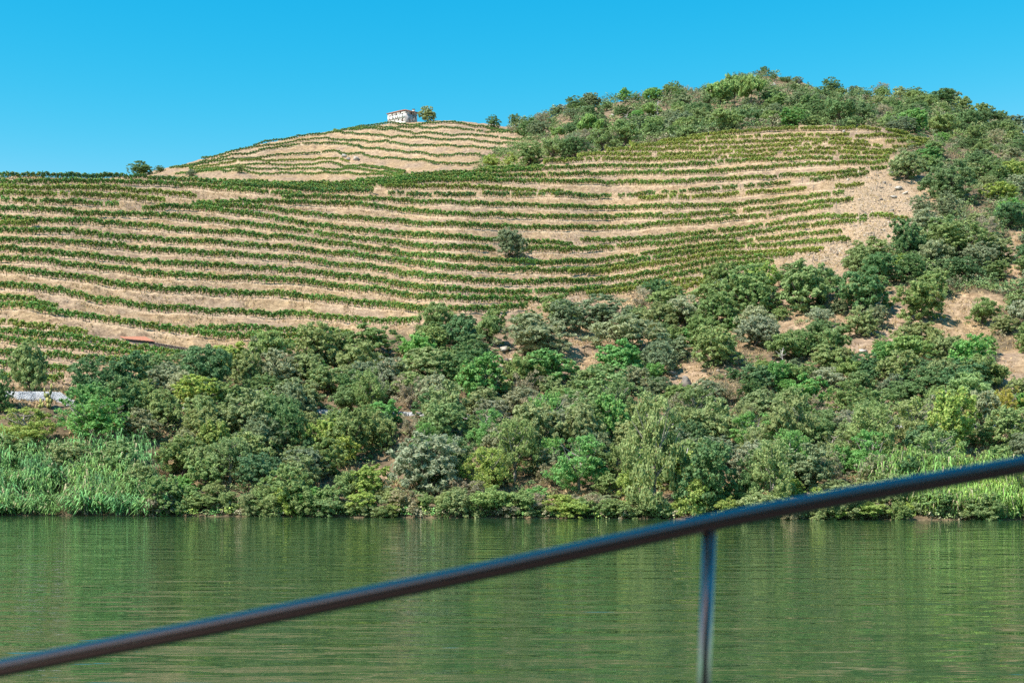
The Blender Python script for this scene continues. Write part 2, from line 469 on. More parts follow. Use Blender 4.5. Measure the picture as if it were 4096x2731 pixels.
for j in range(len(US)):
    r = np.sort(ROW_D[:, j][~np.isnan(ROW_D[:, j])])
    if len(r) < 2:
        continue
    d = GD[:, j]
    zr = np.interp(r, d, GZ0[:, j])
    k = np.clip(np.searchsorted(r, d) - 1, 0, len(r) - 2)
    a, b = r[k], r[k+1]
    f = (d - a) / np.maximum(b - a, 1e-3)
    ok = (f >= 0) & (f <= 1) & (b - a < 17) & (b - a > 0.8)
    rise = zr[k+1] - zr[k]
    bf = 0.36
    g = np.where(f < bf, f * 0.22, 0.22*bf + (f - bf) / (1 - bf) * (1 - 0.22*bf))
    g = np.where(f > 0.93, np.minimum(1.0, g + 0.0), g)
    BENCH_DZ[:, j] = np.where(ok, rise * (g - f), 0)
    PATHW[:, j] = np.where(ok & ((f < bf) | (f > 0.94)), 1, 0)
for A in (BENCH_DZ, PATHW):
    A[:, 1:-1] = (A[:, :-2] + 2*A[:, 1:-1] + A[:, 2:]) / 4
GZ = GZ0 + BENCH_DZ
GX = (GU - 512.0) / F * GD
sgrid = np.broadcast_to(SQ[:, None], GD.shape)
vine_w = np.clip((sgrid - 4.0) / 0.3, 0, 1) * np.clip((8.2 - sgrid) / 0.2, 0, 1) * np.clip((880 - GU) / 30, 0, 1)
scrub_w = np.where(sgrid < 1.15, 0.25, np.where(sgrid < 9, 1 - vine_w * 0.85, 0.8))
GZ = GZ + 0.16*vnoise(GX, GD, 1.1, 1) + 0.22*vnoise(GX, GD, 3.7, 2) + scrub_w*(0.9*vnoise(GX, GD, 9, 3) + 0.35*vnoise(GX, GD, 2.3, 4)) * (sgrid > 1.05)

S, U = GD.shape
tv = np.stack([GX, GD, GZ], axis=-1).reshape(-1, 3)
ii, jj = np.meshgrid(np.arange(S - 1), np.arange(U - 1), indexing='ij')
a = (ii * U + jj).ravel()
tf = np.stack([a, a + 1, a + U + 1, a + U], axis=1)

def hill_mat():
    m, n, out = mat_new("dry_hillside")
    p = principled(n, out, 0.95, 0.1)
    tc = nd(n, "ShaderNodeTexCoord")
    co = tc.outputs["Object"]
    at = nd(n, "ShaderNodeAttribute", attribute_name="cover")
    sp = nd(n, "ShaderNodeSeparateColor")
    n.links.new(at.outputs["Color"], sp.inputs[0])
    big = noise(n, 0.09, 4, 0.6, co)
    mid = noise(n, 0.7, 6, 0.65, co)
    fine = noise(n, 2.6, 5, 0.75, co)
    straw = ramp(n, mid.outputs["Fac"], [(0.30, (0.19, 0.12, 0.068)), (0.5, (0.35, 0.24, 0.14)), (0.70, (0.51, 0.36, 0.215))])
    soil = ramp(n, mid.outputs["Fac"], [(0.32, (0.19, 0.13, 0.09)), (0.55, (0.35, 0.25, 0.17)), (0.72, (0.50, 0.37, 0.255))])
    bm = ramp(n, big.outputs["Fac"], [(0.42, (0, 0, 0)), (0.6, (1, 1, 1))])
    c = mixc(n, bm.outputs[0], straw.outputs[0], soil.outputs[0])
    path = ramp(n, fine.outputs["Fac"], [(0.3, (0.46, 0.325, 0.215)), (0.65, (0.66, 0.485, 0.325))])
    c = mixc(n, sp.outputs[0], c, path.outputs[0])
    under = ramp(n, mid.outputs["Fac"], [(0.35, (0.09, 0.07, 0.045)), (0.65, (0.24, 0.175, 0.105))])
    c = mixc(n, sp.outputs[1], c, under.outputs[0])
    scree = ramp(n, fine.outputs["Fac"], [(0.3, (0.22, 0.155, 0.10)), (0.6, (0.46, 0.335, 0.22))])
    c = mixc(n, sp.outputs[2], c, scree.outputs[0])
    fm = ramp(n, fine.outputs["Fac"], [(0.32, (0.52, 0.50, 0.48)), (0.5, (0.95, 0.95, 0.95)), (0.68, (1.28, 1.28, 1.27))])
    c = mixc(n, 1.0, c, fm.outputs[0], 'MULTIPLY')
    n.links.new(c, p.inputs["Base Color"])
    b = nd(n, "ShaderNodeBump")
    b.inputs["Strength"].default_value = 0.7
    b.inputs["Distance"].default_value = 0.35
    hmix = nd(n, "ShaderNodeMath", operation='ADD')
    n.links.new(mid.outputs["Fac"], hmix.inputs[0])
    n.links.new(fine.outputs["Fac"], hmix.inputs[1])
    n.links.new(hmix.outputs[0], b.inputs["Height"])
    n.links.new(b.outputs[0], p.inputs["Normal"])
    return m

# open dry-grass clearings in the scrub (full-size pixels, near slope)
CLEAR = [(3600,1265,170,38),(3440,1410,95,62),(3750,1310,230,75),(3900,1210,130,40),(4050,1500,90,110),(2330,1440,110,110),(2020,1420,70,75),(2040,1490,60,80),(2760,1540,90,90),
         (3620,800,130,130),(1575,1470,70,40),(1480,1910,90,40),(1900,1890,90,60),(3330,1660,70,50),(4060,1030,60,110),(3560,900,130,60),(200,1600,170,28)]
V4 = (HV - (GZ - CZ) * F / GD) * 4
U4 = GU * 4
clear_w = np.zeros_like(GD)
for cx, cy, rx, ry in CLEAR:
    q = ((U4 - cx) / rx) ** 2 + ((V4 - cy) / ry) ** 2 + 0.3 * vnoise(GX, GD, 3, 9)
    clear_w = np.maximum(clear_w, np.clip((1.25 - q) / 0.4, 0, 1) * (sgrid < 9))
cover = np.zeros((S, U, 4), np.float32)
cover[..., 0] = PATHW * 0.8
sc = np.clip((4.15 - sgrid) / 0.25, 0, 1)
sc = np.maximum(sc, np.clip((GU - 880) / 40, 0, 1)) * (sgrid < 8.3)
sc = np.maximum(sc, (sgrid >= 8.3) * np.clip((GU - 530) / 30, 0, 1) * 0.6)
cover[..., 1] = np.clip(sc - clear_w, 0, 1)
scr = np.clip(1.3 - ((U4 - 3520) / 230) ** 2 - ((V4 - 830) / 170) ** 2, 0, 1) * (sgrid < 9)
scr = np.maximum(scr, np.clip(1.3 - ((U4 - 3330) / 200) ** 2 - ((V4 - 1020) / 70) ** 2, 0, 1) * (sgrid < 9))
cover[..., 2] = scr
cover[..., 3] = 1
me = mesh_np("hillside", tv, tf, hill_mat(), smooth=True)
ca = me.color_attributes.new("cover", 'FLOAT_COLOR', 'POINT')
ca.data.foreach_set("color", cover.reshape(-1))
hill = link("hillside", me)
tag(hill, kind='structure')

# ground lookup ------------------------------------------------------------
DG = np.arange(150, 735, 0.5)
ZR = np.array([np.interp(DG, GD[:, j], GZ[:, j]) for j in range(U)])      # (U, nD)
VR = HV - (ZR - CZ) * F / DG[None, :]

def ground(x, y):
    u = 512 + F * np.asarray(x, float) / np.asarray(y, float)
    fu = np.interp(u, US, np.arange(U))
    fd = np.clip((np.asarray(y, float) - DG[0]) / 0.5, 0, len(DG) - 1.001)
    i = np.clip(np.floor(fu).astype(int), 0, U - 2); j = np.floor(fd).astype(int)
    a = fu - i; b = fd - j
    return (ZR[i, j]*(1-a)+ZR[i+1, j]*a)*(1-b) + (ZR[i, j+1]*(1-a)+ZR[i+1, j+1]*a)*b

def at(X, Y, dmin=150.0, dmax=735.0):
    """where the sight line through photo pixel (X, Y) meets the ground"""
    u, v = X / 4.0, Y / 4.0
    fu = float(np.interp(u, US, np.arange(U)))
    i = min(int(fu), U - 2); a = fu - i
    col = VR[i] * (1 - a) + VR[i + 1] * a
    k0 = int((dmin - DG[0]) / 0.5); k1 = int((dmax - DG[0]) / 0.5)
    hit = col[k0:k1] <= v
    if hit.any():
        k = k0 + int(np.argmax(hit))
    else:
        k = k0 + int(np.argmin(col[k0:k1]))
    d = DG[k]
    x = (u - 512) / F * d
    return Vector((x, d, float(ground(x, d)))), d

# ------------------------------------------------------------------ river
def water_mat():
    m, n, out = mat_new("river_water")
    p = principled(n, out, 0.035, 0.5)
    p.inputs["IOR"].default_value = 1.333
    p.inputs["Base Color"].default_value = (0.024, 0.060, 0.022, 1)
    geo = nd(n, "ShaderNodeNewGeometry")
    mp = nd(n, "ShaderNodeMapping")
    mp.inputs["Scale"].default_value = (0.30, 1.0, 1.0)
    mp.inputs["Rotation"].default_value = (0, 0, math.radians(6))
    n.links.new(geo.outputs["Position"], mp.inputs["Vector"])
    w1 = noise(n, 0.55, 2, 0.45, mp.outputs[0])
    w2 = noise(n, 1.6, 2, 0.5, mp.outputs[0])
    w3 = noise(n, 0.06, 2, 0.5, geo.outputs["Position"])
    ad = nd(n, "ShaderNodeMath", operation='MULTIPLY_ADD')
    ad.inputs[1].default_value = 0.10
    n.links.new(w2.outputs["Fac"], ad.inputs[0])
    n.links.new(w1.outputs["Fac"], ad.inputs[2])
    st = nd(n, "ShaderNodeMapRange")
    st.inputs["From Min"].default_value = 0.35
    st.inputs["From Max"].default_value = 0.65
    st.inputs["To Min"].default_value = 0.55
    st.inputs["To Max"].default_value = 1.0
    n.links.new(w3.outputs["Fac"], st.inputs["Value"])
    b = nd(n, "ShaderNodeBump")
    b.inputs["Distance"].default_value = 0.17
    n.links.new(st.outputs[0], b.inputs["Strength"])
    n.links.new(ad.outputs[0], b.inputs["Height"])
    n.links.new(b.outputs[0], p.inputs["Normal"])
    return m

wx = np.linspace(-420, 420, 43); wy = np.linspace(-120, 182, 31)
WX, WY = np.meshgrid(wx, wy, indexing='ij')
wv = np.stack([WX, WY, WX * 0], -1).reshape(-1, 3)
i2, j2 = np.meshgrid(np.arange(42), np.arange(30), indexing='ij')
a = (i2 * 31 + j2).ravel()
river = link("river_water", mesh_np("river_water", wv, np.stack([a, a + 31, a + 32, a + 1], 1), water_mat()))
tag(river, kind='structure')

# ------------------------------------------------------------------ plant builders (unit plants: 1 m tall, 1 m wide, base at the origin)
def leaves(c, size, r, elong=1.7, up=None, flat=0.0, nrm=None):
    """diamond leaves at points c (n,3), blades facing roughly along nrm where given"""
    n = len(c)
    nn_ = None
    if isinstance(c, tuple):
        c, nrm = c
        n = len(c)
    t1 = r.normal(size=(n, 3))
    if up is not None:
        t1 = t1 * (1 - up[3]) + np.array(up[:3]) * up[3] * 1.6
    if nrm is not None:
        nn_ = nrm + r.normal(0, 0.75, (n, 3)) + np.array([0, 0, 0.25])
        nn_ /= np.linalg.norm(nn_, axis=1, keepdims=True) + 1e-9
        t1 -= (t1 * nn_).sum(1, keepdims=True) * nn_
    t1 /= np.linalg.norm(t1, axis=1, keepdims=True) + 1e-9
    t2 = np.cross(nn_, t1) if nrm is not None else r.normal(size=(n, 3))
    if flat:
        t2[:, 2] *= (1 - flat)
    t2 -= (t2 * t1).sum(1, keepdims=True) * t1
    t2 /= np.linalg.norm(t2, axis=1, keepdims=True) + 1e-9
    s = size * r.uniform(0.6, 1.4, (n, 1))
    a = t1 * s * elong * 0.5
    b = t2 * s * 0.5
    k = r.uniform(-0.15, 0.15, (n, 1))
    v = np.stack([c - a, c - b + a * k, c + a, c + b + a * k], 1).reshape(-1, 3)
    f = np.arange(4 * n).reshape(n, 4)
    return v, f

def crown_points(r, nlobe, nclump, nleaf, z0, clump, squash=1.0, topbias=0.25, lobe_r=(0.26, 0.40), hollow=0.35):
    lob = []
    for i in range(nlobe):
        an = 2 * math.pi * (i + r.uniform(-.3, .3)) / max(1, nlobe - 1)
        rad = r.uniform(0.14, 0.27) if i else 0.0
        lr = r.uniform(*lobe_r)
        hz = r.uniform(0.18, 0.66) if i else 0.64
        lob.append((rad * math.cos(an), rad * math.sin(an), z0 + (1 - z0) * hz, lr))
    lob = np.array(lob)
    q = r.integers(0, nlobe, nclump)
    dirs = r.normal(size=(nclump, 3)); dirs[:, 2] += topbias
    dirs /= np.linalg.norm(dirs, axis=1, keepdims=True)
    rr = r.uniform(hollow, 1.0, (nclump, 1)) ** 0.6
    L = lob[q]
    cc = L[:, :3] + dirs * rr * L[:, 3:4] * np.array([1, 1, (1 - z0) * squash])
    k = r.integers(0, nclump, nclump * nleaf)
    d2 = r.normal(size=(len(k), 3)); d2 /= np.linalg.norm(d2, axis=1, keepdims=True)
    cr = clump * r.uniform(0.6, 1.35, nclump)[k][:, None]
    P = cc[k] + d2 * cr * r.uniform(0.35, 1.0, (len(k), 1)) * np.array([1, 1, 0.75])
    # fit to the unit box
    lo, hi = np.percentile(P, 0.8, axis=0), np.percentile(P, 99.2, axis=0)
    P[:, :2] /= max(hi[0] - lo[0], hi[1] - lo[1])
    P[:, 2] = z0 + (P[:, 2] - lo[2]) / (hi[2] - lo[2]) * (1 - z0)
    N = d2 * 0.8 + (cc[k] - L[k, :3]) / (L[k, 3:4] + 1e-6) * 0.55
    N += (P - np.array([0, 0, z0 + (1 - z0) * 0.4])) * 0.7
    N /= np.linalg.norm(N, axis=1, keepdims=True) + 1e-9
    kp = P[:, 2] > z0 * 0.6
    return P[kp], N[kp]

def trunk_mesh(name, r, h, rad, limbs=5, reach=0.3, top=0.8, mat=M_BARK, lean=0.05, low=0.35):
    mb = MB()
    p = [(0, 0, -0.06)]
    for i in range(1, 6):
        t = i / 5
        p.append((r.uniform(-1, 1) * lean, r.uniform(-1, 1) * lean, h * t))
    mb.tube(p, [rad * (1.25 - 0.8 * i / 5) for i in range(6)], 6)
    for k in range(limbs):
        an = 2 * math.pi * k / limbs + r.uniform(-.5, .5)
        z = h * r.uniform(low, 0.95)
        L = reach * r.uniform(0.7, 1.2)
        e = (L * math.cos(an), L * math.sin(an), min(0.95, z + (top - z) * r.uniform(0.5, 1.0)))
        m = (e[0] * 0.45, e[1] * 0.45, z + (e[2] - z) * 0.35)
        mb.tube([(0, 0, z), m, e], [rad * 0.55, rad * 0.38, rad * 0.12], 5, False)
    return mb.mesh(name, mat)

KIND = {}
def make_kind(kind, nvar, fn, tr):
    r = np.random.default_rng(abs(hash_str(kind)) % 9999)
    out = []
    for i in range(nvar):
        v, f = fn(r)
        me = mesh_np(kind + "_crown", v, f, M_LEAF)
        out.append((me, tr(r)))
    KIND[kind] = out

def hash_str(s):
    return sum((i + 1) * ord(c) for i, c in enumerate(s))

def build(nl, nc, nf, z0, cl, ls, el=1.7, **kw):
    up = kw.pop('up', None)
    def fn(r):
        return leaves(crown_points(r, nl, nc, nf, z0, cl, **kw), ls, r, el, up)
    return fn

make_kind('olive', 4, build(7, 240, 42, 0.02, 0.055, 0.027, 2.5, up=(0, 0, 1, 0.3)), lambda r: trunk_mesh("trunk", r, 0.4, 0.035, 6, 0.32, 0.8))
make_kind('oak', 4, build(8, 230, 42, 0.02, 0.058, 0.029, 1.5), lambda r: trunk_mesh("trunk", r, 0.45, 0.04, 6, 0.3, 0.75))
make_kind('broad', 4, build(8, 150, 46, 0.01, 0.072, 0.038, 1.5), lambda r: trunk_mesh("trunk", r, 0.35, 0.03, 6, 0.3, 0.75))
make_kind('broom', 3, build(6, 90, 60, 0.02, 0.09, 0.026, 3.6, up=(0, 0, 1, 0.55), topbias=0.5), lambda r: trunk_mesh("stems", r, 0.3, 0.02, 8, 0.35, 0.8, low=0.05))
make_kind('bramble', 3, build(9, 90, 55, 0.0, 0.09, 0.034, 1.9, lobe_r=(0.16, 0.30)), lambda r: trunk_mesh("stems", r, 0.25, 0.014, 12, 0.45, 0.5, low=0.02))
M_PALEBARK = simple_mat("pale_bark", (0.20, 0.17, 0.14), (0.34, 0.30, 0.26), 3, 0.9, 0.3)
make_kind('ash', 3, build(11, 150, 60, 0.08, 0.062, 0.022, 1.9, hollow=0.2, lobe_r=(0.18, 0.30)), lambda r: trunk_mesh("trunk", r, 0.85, 0.028, 14, 0.36, 0.95, low=0.25, mat=M_PALEBARK))
make_kind('dry', 3, build(6, 60, 30, 0.02, 0.10, 0.022, 3.8, up=(0, 0, 1, 0.45)), lambda r: trunk_mesh("stems", r, 0.4, 0.015, 16, 0.38, 0.9, mat=M_POST, low=0.03))
make_kind('pine', 3, build(9, 75, 60, 0.52, 0.08, 0.040, 3.2, up=(0, 0, 1, 0.3), lobe_r=(0.16, 0.28)), lambda r: trunk_mesh("trunk", r, 0.9, 0.024, 7, 0.22, 0.95, low=0.6, lean=0.02))
make_kind('oaktree', 3, build(7, 70, 60, 0.30, 0.09, 0.038, 1.4), lambda r: trunk_mesh("trunk", r, 0.5, 0.045, 6, 0.3, 0.75, low=0.5))
def cyp(r):
    n = 2600
    z = r.uniform(0, 1, n); a = r.uniform(0, 2*np.pi, n)
    R = 0.5 * np.sin(np.clip(z*0.92 + 0.06, 0, 1) * np.pi) ** 0.55 * r.uniform(0.6, 1.0, n)
    return leaves((np.stack([R*np.cos(a), R*np.sin(a), z], 1), np.stack([np.cos(a), np.sin(a), z*0], 1)), 0.04, r, 3.0, (0, 0, 1, 0.7))
make_kind('cypress', 1, cyp, lambda r: trunk_mesh("trunk", r, 0.3, 0.06, 0))

# giant reed clump: stems that arch over, long drooping leaves
def cane_mesh(r, n=54, droop=0.75):
    V, Fc = [], []
    SV = MB()
    for i in range(n):
        an = r.uniform(0, 2*math.pi); b = 0.30 * math.sqrt(r.uniform(0, 1))
        base = np.array([b*math.cos(an), b*math.sin(an), 0])
        dn = r.uniform(0, 2*math.pi); le = r.uniform(0.05, droop)
        dr = np.array([math.cos(dn), math.sin(dn), 0]) * 0.45 + np.array([math.cos(an), math.sin(an), 0]) * (b / 0.30) * 0.9
        H = r.uniform(0.6, 1.0)
        def P(t):
            return base + dr * le * t**2 * 0.8 + np.array([0, 0, H * (t - 0.35 * le * t**3)])
        if i % 2 == 0:
            SV.tube([P(0), P(.35), P(.7), P(1.0)], [0.006, 0.005, 0.004, 0.002], 3, False)
        for k in range(13):
            t = 0.2 + 0.8 * k / 12
            o = P(t)
            la = r.uniform(0, 2*math.pi)
            ld = np.array([math.cos(la), math.sin(la), 0]) * 0.7 + dr * 0.3
            L = r.uniform(0.16, 0.28); w = r.uniform(0.012, 0.021)
            sd_ = np.array([-ld[1], ld[0], 0]) * w
            m = o + ld * L * 0.55 + np.array([0, 0, L * r.uniform(-0.05, 0.32)])
            e = o + ld * L * 1.05 - np.array([0, 0, L * r.uniform(0.25, 0.95)])
            q = len(V)
            V += [o, m - sd_, m + sd_, e]
            Fc += [(q, q+1, q+2), (q+1, q+3, q+2)]
    return mesh_np("reed_leaves", np.array(V), np.array(Fc), M_CANE), SV.mesh("reed_stems", M_POST)
rc = np.random.default_rng(77)
CANES = [cane_mesh(rc) for _ in range(4)]

COLR = {
 'grey':   (0.380, 0.410, 0.245), 'olive': (0.345, 0.410, 0.170), 'mid': (0.275, 0.375, 0.135),
 'dark':   (0.165, 0.275, 0.100), 'blue': (0.155, 0.275, 0.115), 'bright': (0.220, 0.430, 0.125),
 'yellow': (0.380, 0.480, 0.120), 'broom': (0.290, 0.395, 0.135), 'dry': (0.390, 0.345, 0.215),
 'pine':   (0.280, 0.420, 0.125), 'oak': (0.195, 0.295, 0.115), 'greyoak': (0.265, 0.325, 0.180),
 'gold':   (0.500, 0.440, 0.090), 'cypress': (0.120, 0.250, 0.080),
}
PLANTS = []      # (x, y, radius) for spacing
HERO = []        # landmarks for neighbours' labels
PCOUNT = {'tree': 0}

def plant(name, cat, kind, P, wm, hm, colour, label=None, group=None, jit=0.14, sink=0.02, rot=None):
    var = KIND[kind]
    k = int(rng.integers(0, len(var)))
    root = bpy.data.objects.new(name, None)
    COL.objects.link(root)
    root.location = (P[0], P[1], P[2] - sink * hm)
    root.rotation_euler = (0, 0, float(rng.uniform(0, 6.28)) if rot is None else rot)
    root.scale = (wm, wm, hm)
    root.empty_display_size = 0.2
    cr = link("crown" if kind not in ('bramble', 'broom', 'dry') else "foliage", var[k][0], root)
    c = COLR[colour] if isinstance(colour, str) else colour
    j = 1 + rng.uniform(-jit, jit)
    cr.color = (c[0]*j*(1+rng.uniform(-.06,.06)), c[1]*j, c[2]*j*(1+rng.uniform(-.1,.1)), 1)
    link("trunk" if kind not in ('bramble', 'broom', 'dry') else "stems", var[k][1], root)
    tag(root, label, cat, group)
    PLANTS.append((P[0], P[1], wm * 0.5))
    return root

NAMES = {'olive': ('olive_tree', 'tree'), 'oak': ('oak_shrub', 'shrub'), 'broad': ('leafy_shrub', 'shrub'), 'broom': ('broom_bush', 'bush'),
         'bramble': ('bramble_bush', 'bush'), 'ash': ('ash_tree', 'tree'), 'dry': ('dry_shrub', 'shrub'), 'pine': ('pine_tree', 'tree'),
         'oaktree': ('oak_tree', 'tree'), 'cypress': ('cypress_tree', 'tree')}

def hero(kind, col, X, Y, W, H, label, mark=None, dmin=150, **kw):
    P, d = at(X, Y, dmin)
    nm, cat = NAMES[kind]
    o = plant(nm, cat, kind, P, W * d / (4 * F), H * d / (4 * F), col, label, jit=0.06, **kw)
    if mark:
        HERO.append((X, Y - H * 0.5, mark))
    return o

# ------------------------------------------------------------------ house on the hilltop
def house():
    P, d = at(1622, 486, 500)
    d = 640.0
    def pt(X, Y, dd):
        return Vector(((X/4 - 512) / F * dd, dd, CZ + (HV - Y/4) * dd / F))
    B = pt(1622, 440.5, d)
    Atop = pt(1550.5, 453.5, d + 6.6)
    Ctop = pt(1668.5, 448.5, d + 4.4)
    zt = B.z
    zb = zt - 6.4
    A = Vector((Atop.x, Atop.y, 0)); Bv = Vector((B.x, B.y, 0)); C = Vector((Ctop.x, Ctop.y, 0))
    Dv = A + C - Bv
    root = bpy.data.objects.new("house", None)
    COL.objects.link(root)
    root.location = (Bv.x, Bv.y, zb)
    tag(root, "old white hilltop house with red hipped roof and CROFT painted on its front", "house")
    o0 = root.location
    white = simple_mat("limewash", (0.62, 0.60, 0.57), (0.80, 0.79, 0.77), 1.2, 0.9)
    m, n, out = mat_new("peeled_plaster")
    p = principled(n, out, 0.9, 0.2)
    tc = nd(n, "ShaderNodeTexCoord")
    mp = nd(n, "ShaderNodeMapping"); mp.inputs["Scale"].default_value = (0.7, 0.7, 1.8)
    n.links.new(tc.outputs["Object"], mp.inputs["Vector"])
    t = noise(n, 1.1, 6, 0.7, mp.outputs[0])
    r = ramp(n, t.outputs["Fac"], [(0.40, (0.17, 0.13, 0.10)), (0.48, (0.45, 0.40, 0.36)), (0.56, (0.70, 0.68, 0.65))])
    n.links.new(r.outputs[0], p.inputs["Base Color"])
    peeled = m
    m, n, out = mat_new("shade_tinted_plaster")  # mottled side wall plaster, its colour darkened to stand in for shade
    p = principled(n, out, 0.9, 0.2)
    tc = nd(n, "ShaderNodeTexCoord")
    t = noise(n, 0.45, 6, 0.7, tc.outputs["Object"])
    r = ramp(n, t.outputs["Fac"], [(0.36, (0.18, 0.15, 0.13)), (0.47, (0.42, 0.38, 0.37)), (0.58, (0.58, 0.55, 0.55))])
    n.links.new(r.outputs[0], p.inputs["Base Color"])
    shade_tinted = m
    dark = simple_mat("dark_opening", (0.012, 0.011, 0.011), (0.03, 0.027, 0.025), 4, 0.6)
    timber = simple_mat("weathered_timber", (0.08, 0.055, 0.045), (0.17, 0.12, 0.10), 4, 0.85)
    tile = simple_mat("roof_tile", (0.27, 0.105, 0.065), (0.48, 0.215, 0.135), 2.5, 0.85)
    letm = simple_mat("black_paint", (0.012, 0.012, 0.014), (0.03, 0.03, 0.032), 3, 0.7)

    H = zt - zb
    # wall panels with real openings: s along the wall, t up, cells skipped where openings are
    def wall(name, p0, p1, holes, mat, t0=0.0, t1=None, th=0.35):
        t1 = H if t1 is None else t1
        L = (p1 - p0).length
        ex = (p1 - p0).normalized(); inn = Vector((-ex.y, ex.x, 0))
        xs = sorted({0.0, L} | {v for h in holes for v in h[:2]})
        ts = sorted({t0, t1} | {v for h in holes for v in h[2:4] if t0 < v < t1})
        mb = MB()
        for i in range(len(xs) - 1):
            for k in range(len(ts) - 1):
                cx, ct = (xs[i] + xs[i+1]) / 2, (ts[k] + ts[k+1]) / 2
                if any(h[0] < cx < h[1] and h[2] < ct < h[3] for h in holes):
                    continue
                q = [p0 + ex * xs[i], p0 + ex * xs[i+1]]
                vs = []
                for zz in (ts[k], ts[k+1]):
                    for off in (0, th):
                        for g in q:
                            w_ = g + inn * off
                            vs.append((w_.x - o0.x, w_.y - o0.y, zz))
                mb.add(vs, [(0,1,5,4),(2,6,7,3),(0,2,3,1),(4,5,7,6),(0,4,6,2),(1,3,7,5)])
        link(name, mb.mesh(name, mat), root)
        return ex, inn, L
    # front wall A->B : positions measured from A
    LA = (Bv - A).length; LC = (C - Bv).length
    fx = lambda X: (X - 1550.5) / 71.5 * LA
    g = lambda X: (X - 1622) / 46.5 * LC
    kx = lambda X: 4 * F / (d + 6.6 * (1622 - X) / 71.5)
    tY = lambda X, Y: H - (Y - (453.5 - 13 * (X - 1550.5) / 71.5)) / kx(X)
    fh = []
    for X0, X1, Y0, Y1 in ((1566.3,1570.8,453.3,461.2),(1583.5,1587.4,449.7,458),(1600,1604,446.8,454.8),(1560,1565.7,481,488),(1576,1581,477.8,481.6),(1591,1596.3,474.9,480.4),(1606.9,1612.9,471.4,484.8)):
        Xm = (X0 + X1) / 2
        fh.append((fx(X0), fx(X1), tY(Xm, Y1), tY(Xm, Y0)))
    ex, inn, L = wall("front_wall", A, Bv, fh, peeled)
    sh = [(g(1643), g(1648), H - 1.28, H - 0.35)]
    ex2, inn2, L2 = wall("side_wall", Bv, C, sh, shade_tinted)
    wall("rear_wall", C, Dv, [], peeled)
    wall("left_wall", Dv, A, [], peeled)
    def plate(name, p0, e, i_, s0, s1, t0_, t1_, off, mat, th=0.03, parent=root):
        mb = MB()
        vs = []
        for zz in (t0_, t1_):
            for of in (off - th, off):
                for s_ in (s0, s1):
                    w_ = p0 + e * s_ + i_ * of
                    vs.append((w_.x - o0.x, w_.y - o0.y, zz))
        mb.add(vs, [(0,1,5,4),(2,6,7,3),(0,2,3,1),(4,5,7,6),(0,4,6,2),(1,3,7,5)])
        return link(name, mb.mesh(name, mat), parent)
    for i, h in enumerate(fh):
        nm = "door" if i == 6 else "window"
        plate(nm, A, ex, inn, h[0] + .002, h[1] - .002, h[2] + .002, h[3] - .002, 0.22, timber if i in (3, 4, 5, 6) else dark)
    plate("window", Bv, ex2, inn2, sh[0][0] + .002, sh[0][1] - .002, sh[0][2] + .002, sh[0][3] - .002, 0.22, dark)
    # limewashed sign band: a quad that climbs like the painted band, standing 4 mm off the wall
    def skew(name, s0, s1, b0, b1, c0, c1, off, mat):
        vs = []
        for (s_, lo_, hi_) in ((s0, b0, c0), (s1, b1, c1)):
            for of in (off, off + 0.02):
                for zz in (lo_, hi_):
                    w_ = A + ex * s_ + inn * (of - 0.024)
                    vs.append((w_.x - o0.x, w_.y - o0.y, zz))
        f = [(0,4,5,1),(2,3,7,6),(0,1,3,2),(4,6,7,5),(0,2,6,4),(1,5,7,3)]
        return link(name, mesh_np(name, np.array(vs), f, mat), root)
    skew("painted_band", 0.0, LA, tY(1550.5, 480.6), tY(1622, 470.6), tY(1550.5, 464.4), tY(1622, 451.2), 0.0, white)
    # lettering C R O F T, serifed strokes, 2.5 cm proud of the band
    def stroke(mb, pts, wd):
        for i in range(len(pts) - 1):
            (x0, y0), (x1, y1) = pts[i], pts[i+1]
            dx, dy = x1 - x0, y1 - y0
            l = math.hypot(dx, dy) or 1
            wa = wd[i] if hasattr(wd, '__len__') else wd
            wb = wd[i+1] if hasattr(wd, '__len__') else wd
            nx, ny = -dy / l, dx / l
            q = [(x0+nx*wa/2, y0+ny*wa/2), (x0-nx*wa/2, y0-ny*wa/2), (x1-nx*wb/2, y1-ny*wb/2), (x1+nx*wb/2, y1+ny*wb/2)]
            mb.append(q)
    arc = lambda cx, cy, rx, ry, a0, a1, k=14: [(cx + rx*math.cos(math.radians(a0+(a1-a0)*i/k)), cy + ry*math.sin(math.radians(a0+(a1-a0)*i/k))) for i in range(k+1)]
    T = {}
    thin, thick = 0.12, 0.25
    c_ = []; pts = arc(.45, .5, .42, .47, 48, 312); stroke(c_, pts, [thin + (thick-thin)*abs(math.sin(math.pi*i/14)) for i in range(15)]); stroke(c_, [(.73,.68),(.73,.92)], .08); T['C'] = c_
    r_ = []; stroke(r_, [(.18,.0),(.18,1.0)], thick); stroke(r_, arc(.36,.74,.30,.22,90,-90), [thin]*4+[thick]*7+[thin]*4); stroke(r_, [(.18,.96),(.38,.96)], thin); stroke(r_, [(.18,.52),(.38,.52)], thin); stroke(r_, [(.40,.52),(.82,.0)], thick); stroke(r_, [(.03,.03),(.34,.03)], .06); stroke(r_, [(.03,.97),(.2,.97)], .06); T['R'] = r_
    o_ = []; pts = arc(.5,.5,.46,.48,0,360,22); stroke(o_, pts, [thin + (thick-thin)*abs(math.cos(2*math.pi*i/22)) for i in range(23)]); T['O'] = o_; d_ = []; stroke(d_, [(.42,.5),(.58,.5)], .14); T['dot'] = d_
    f_ = []; stroke(f_, [(.2,0),(.2,1)], thick); stroke(f_, [(.05,.96),(.68,.96)], thin); stroke(f_, [(.66,.99),(.68,.78)], .07); stroke(f_, [(.05,.03),(.36,.03)], .06); T['F'] = f_
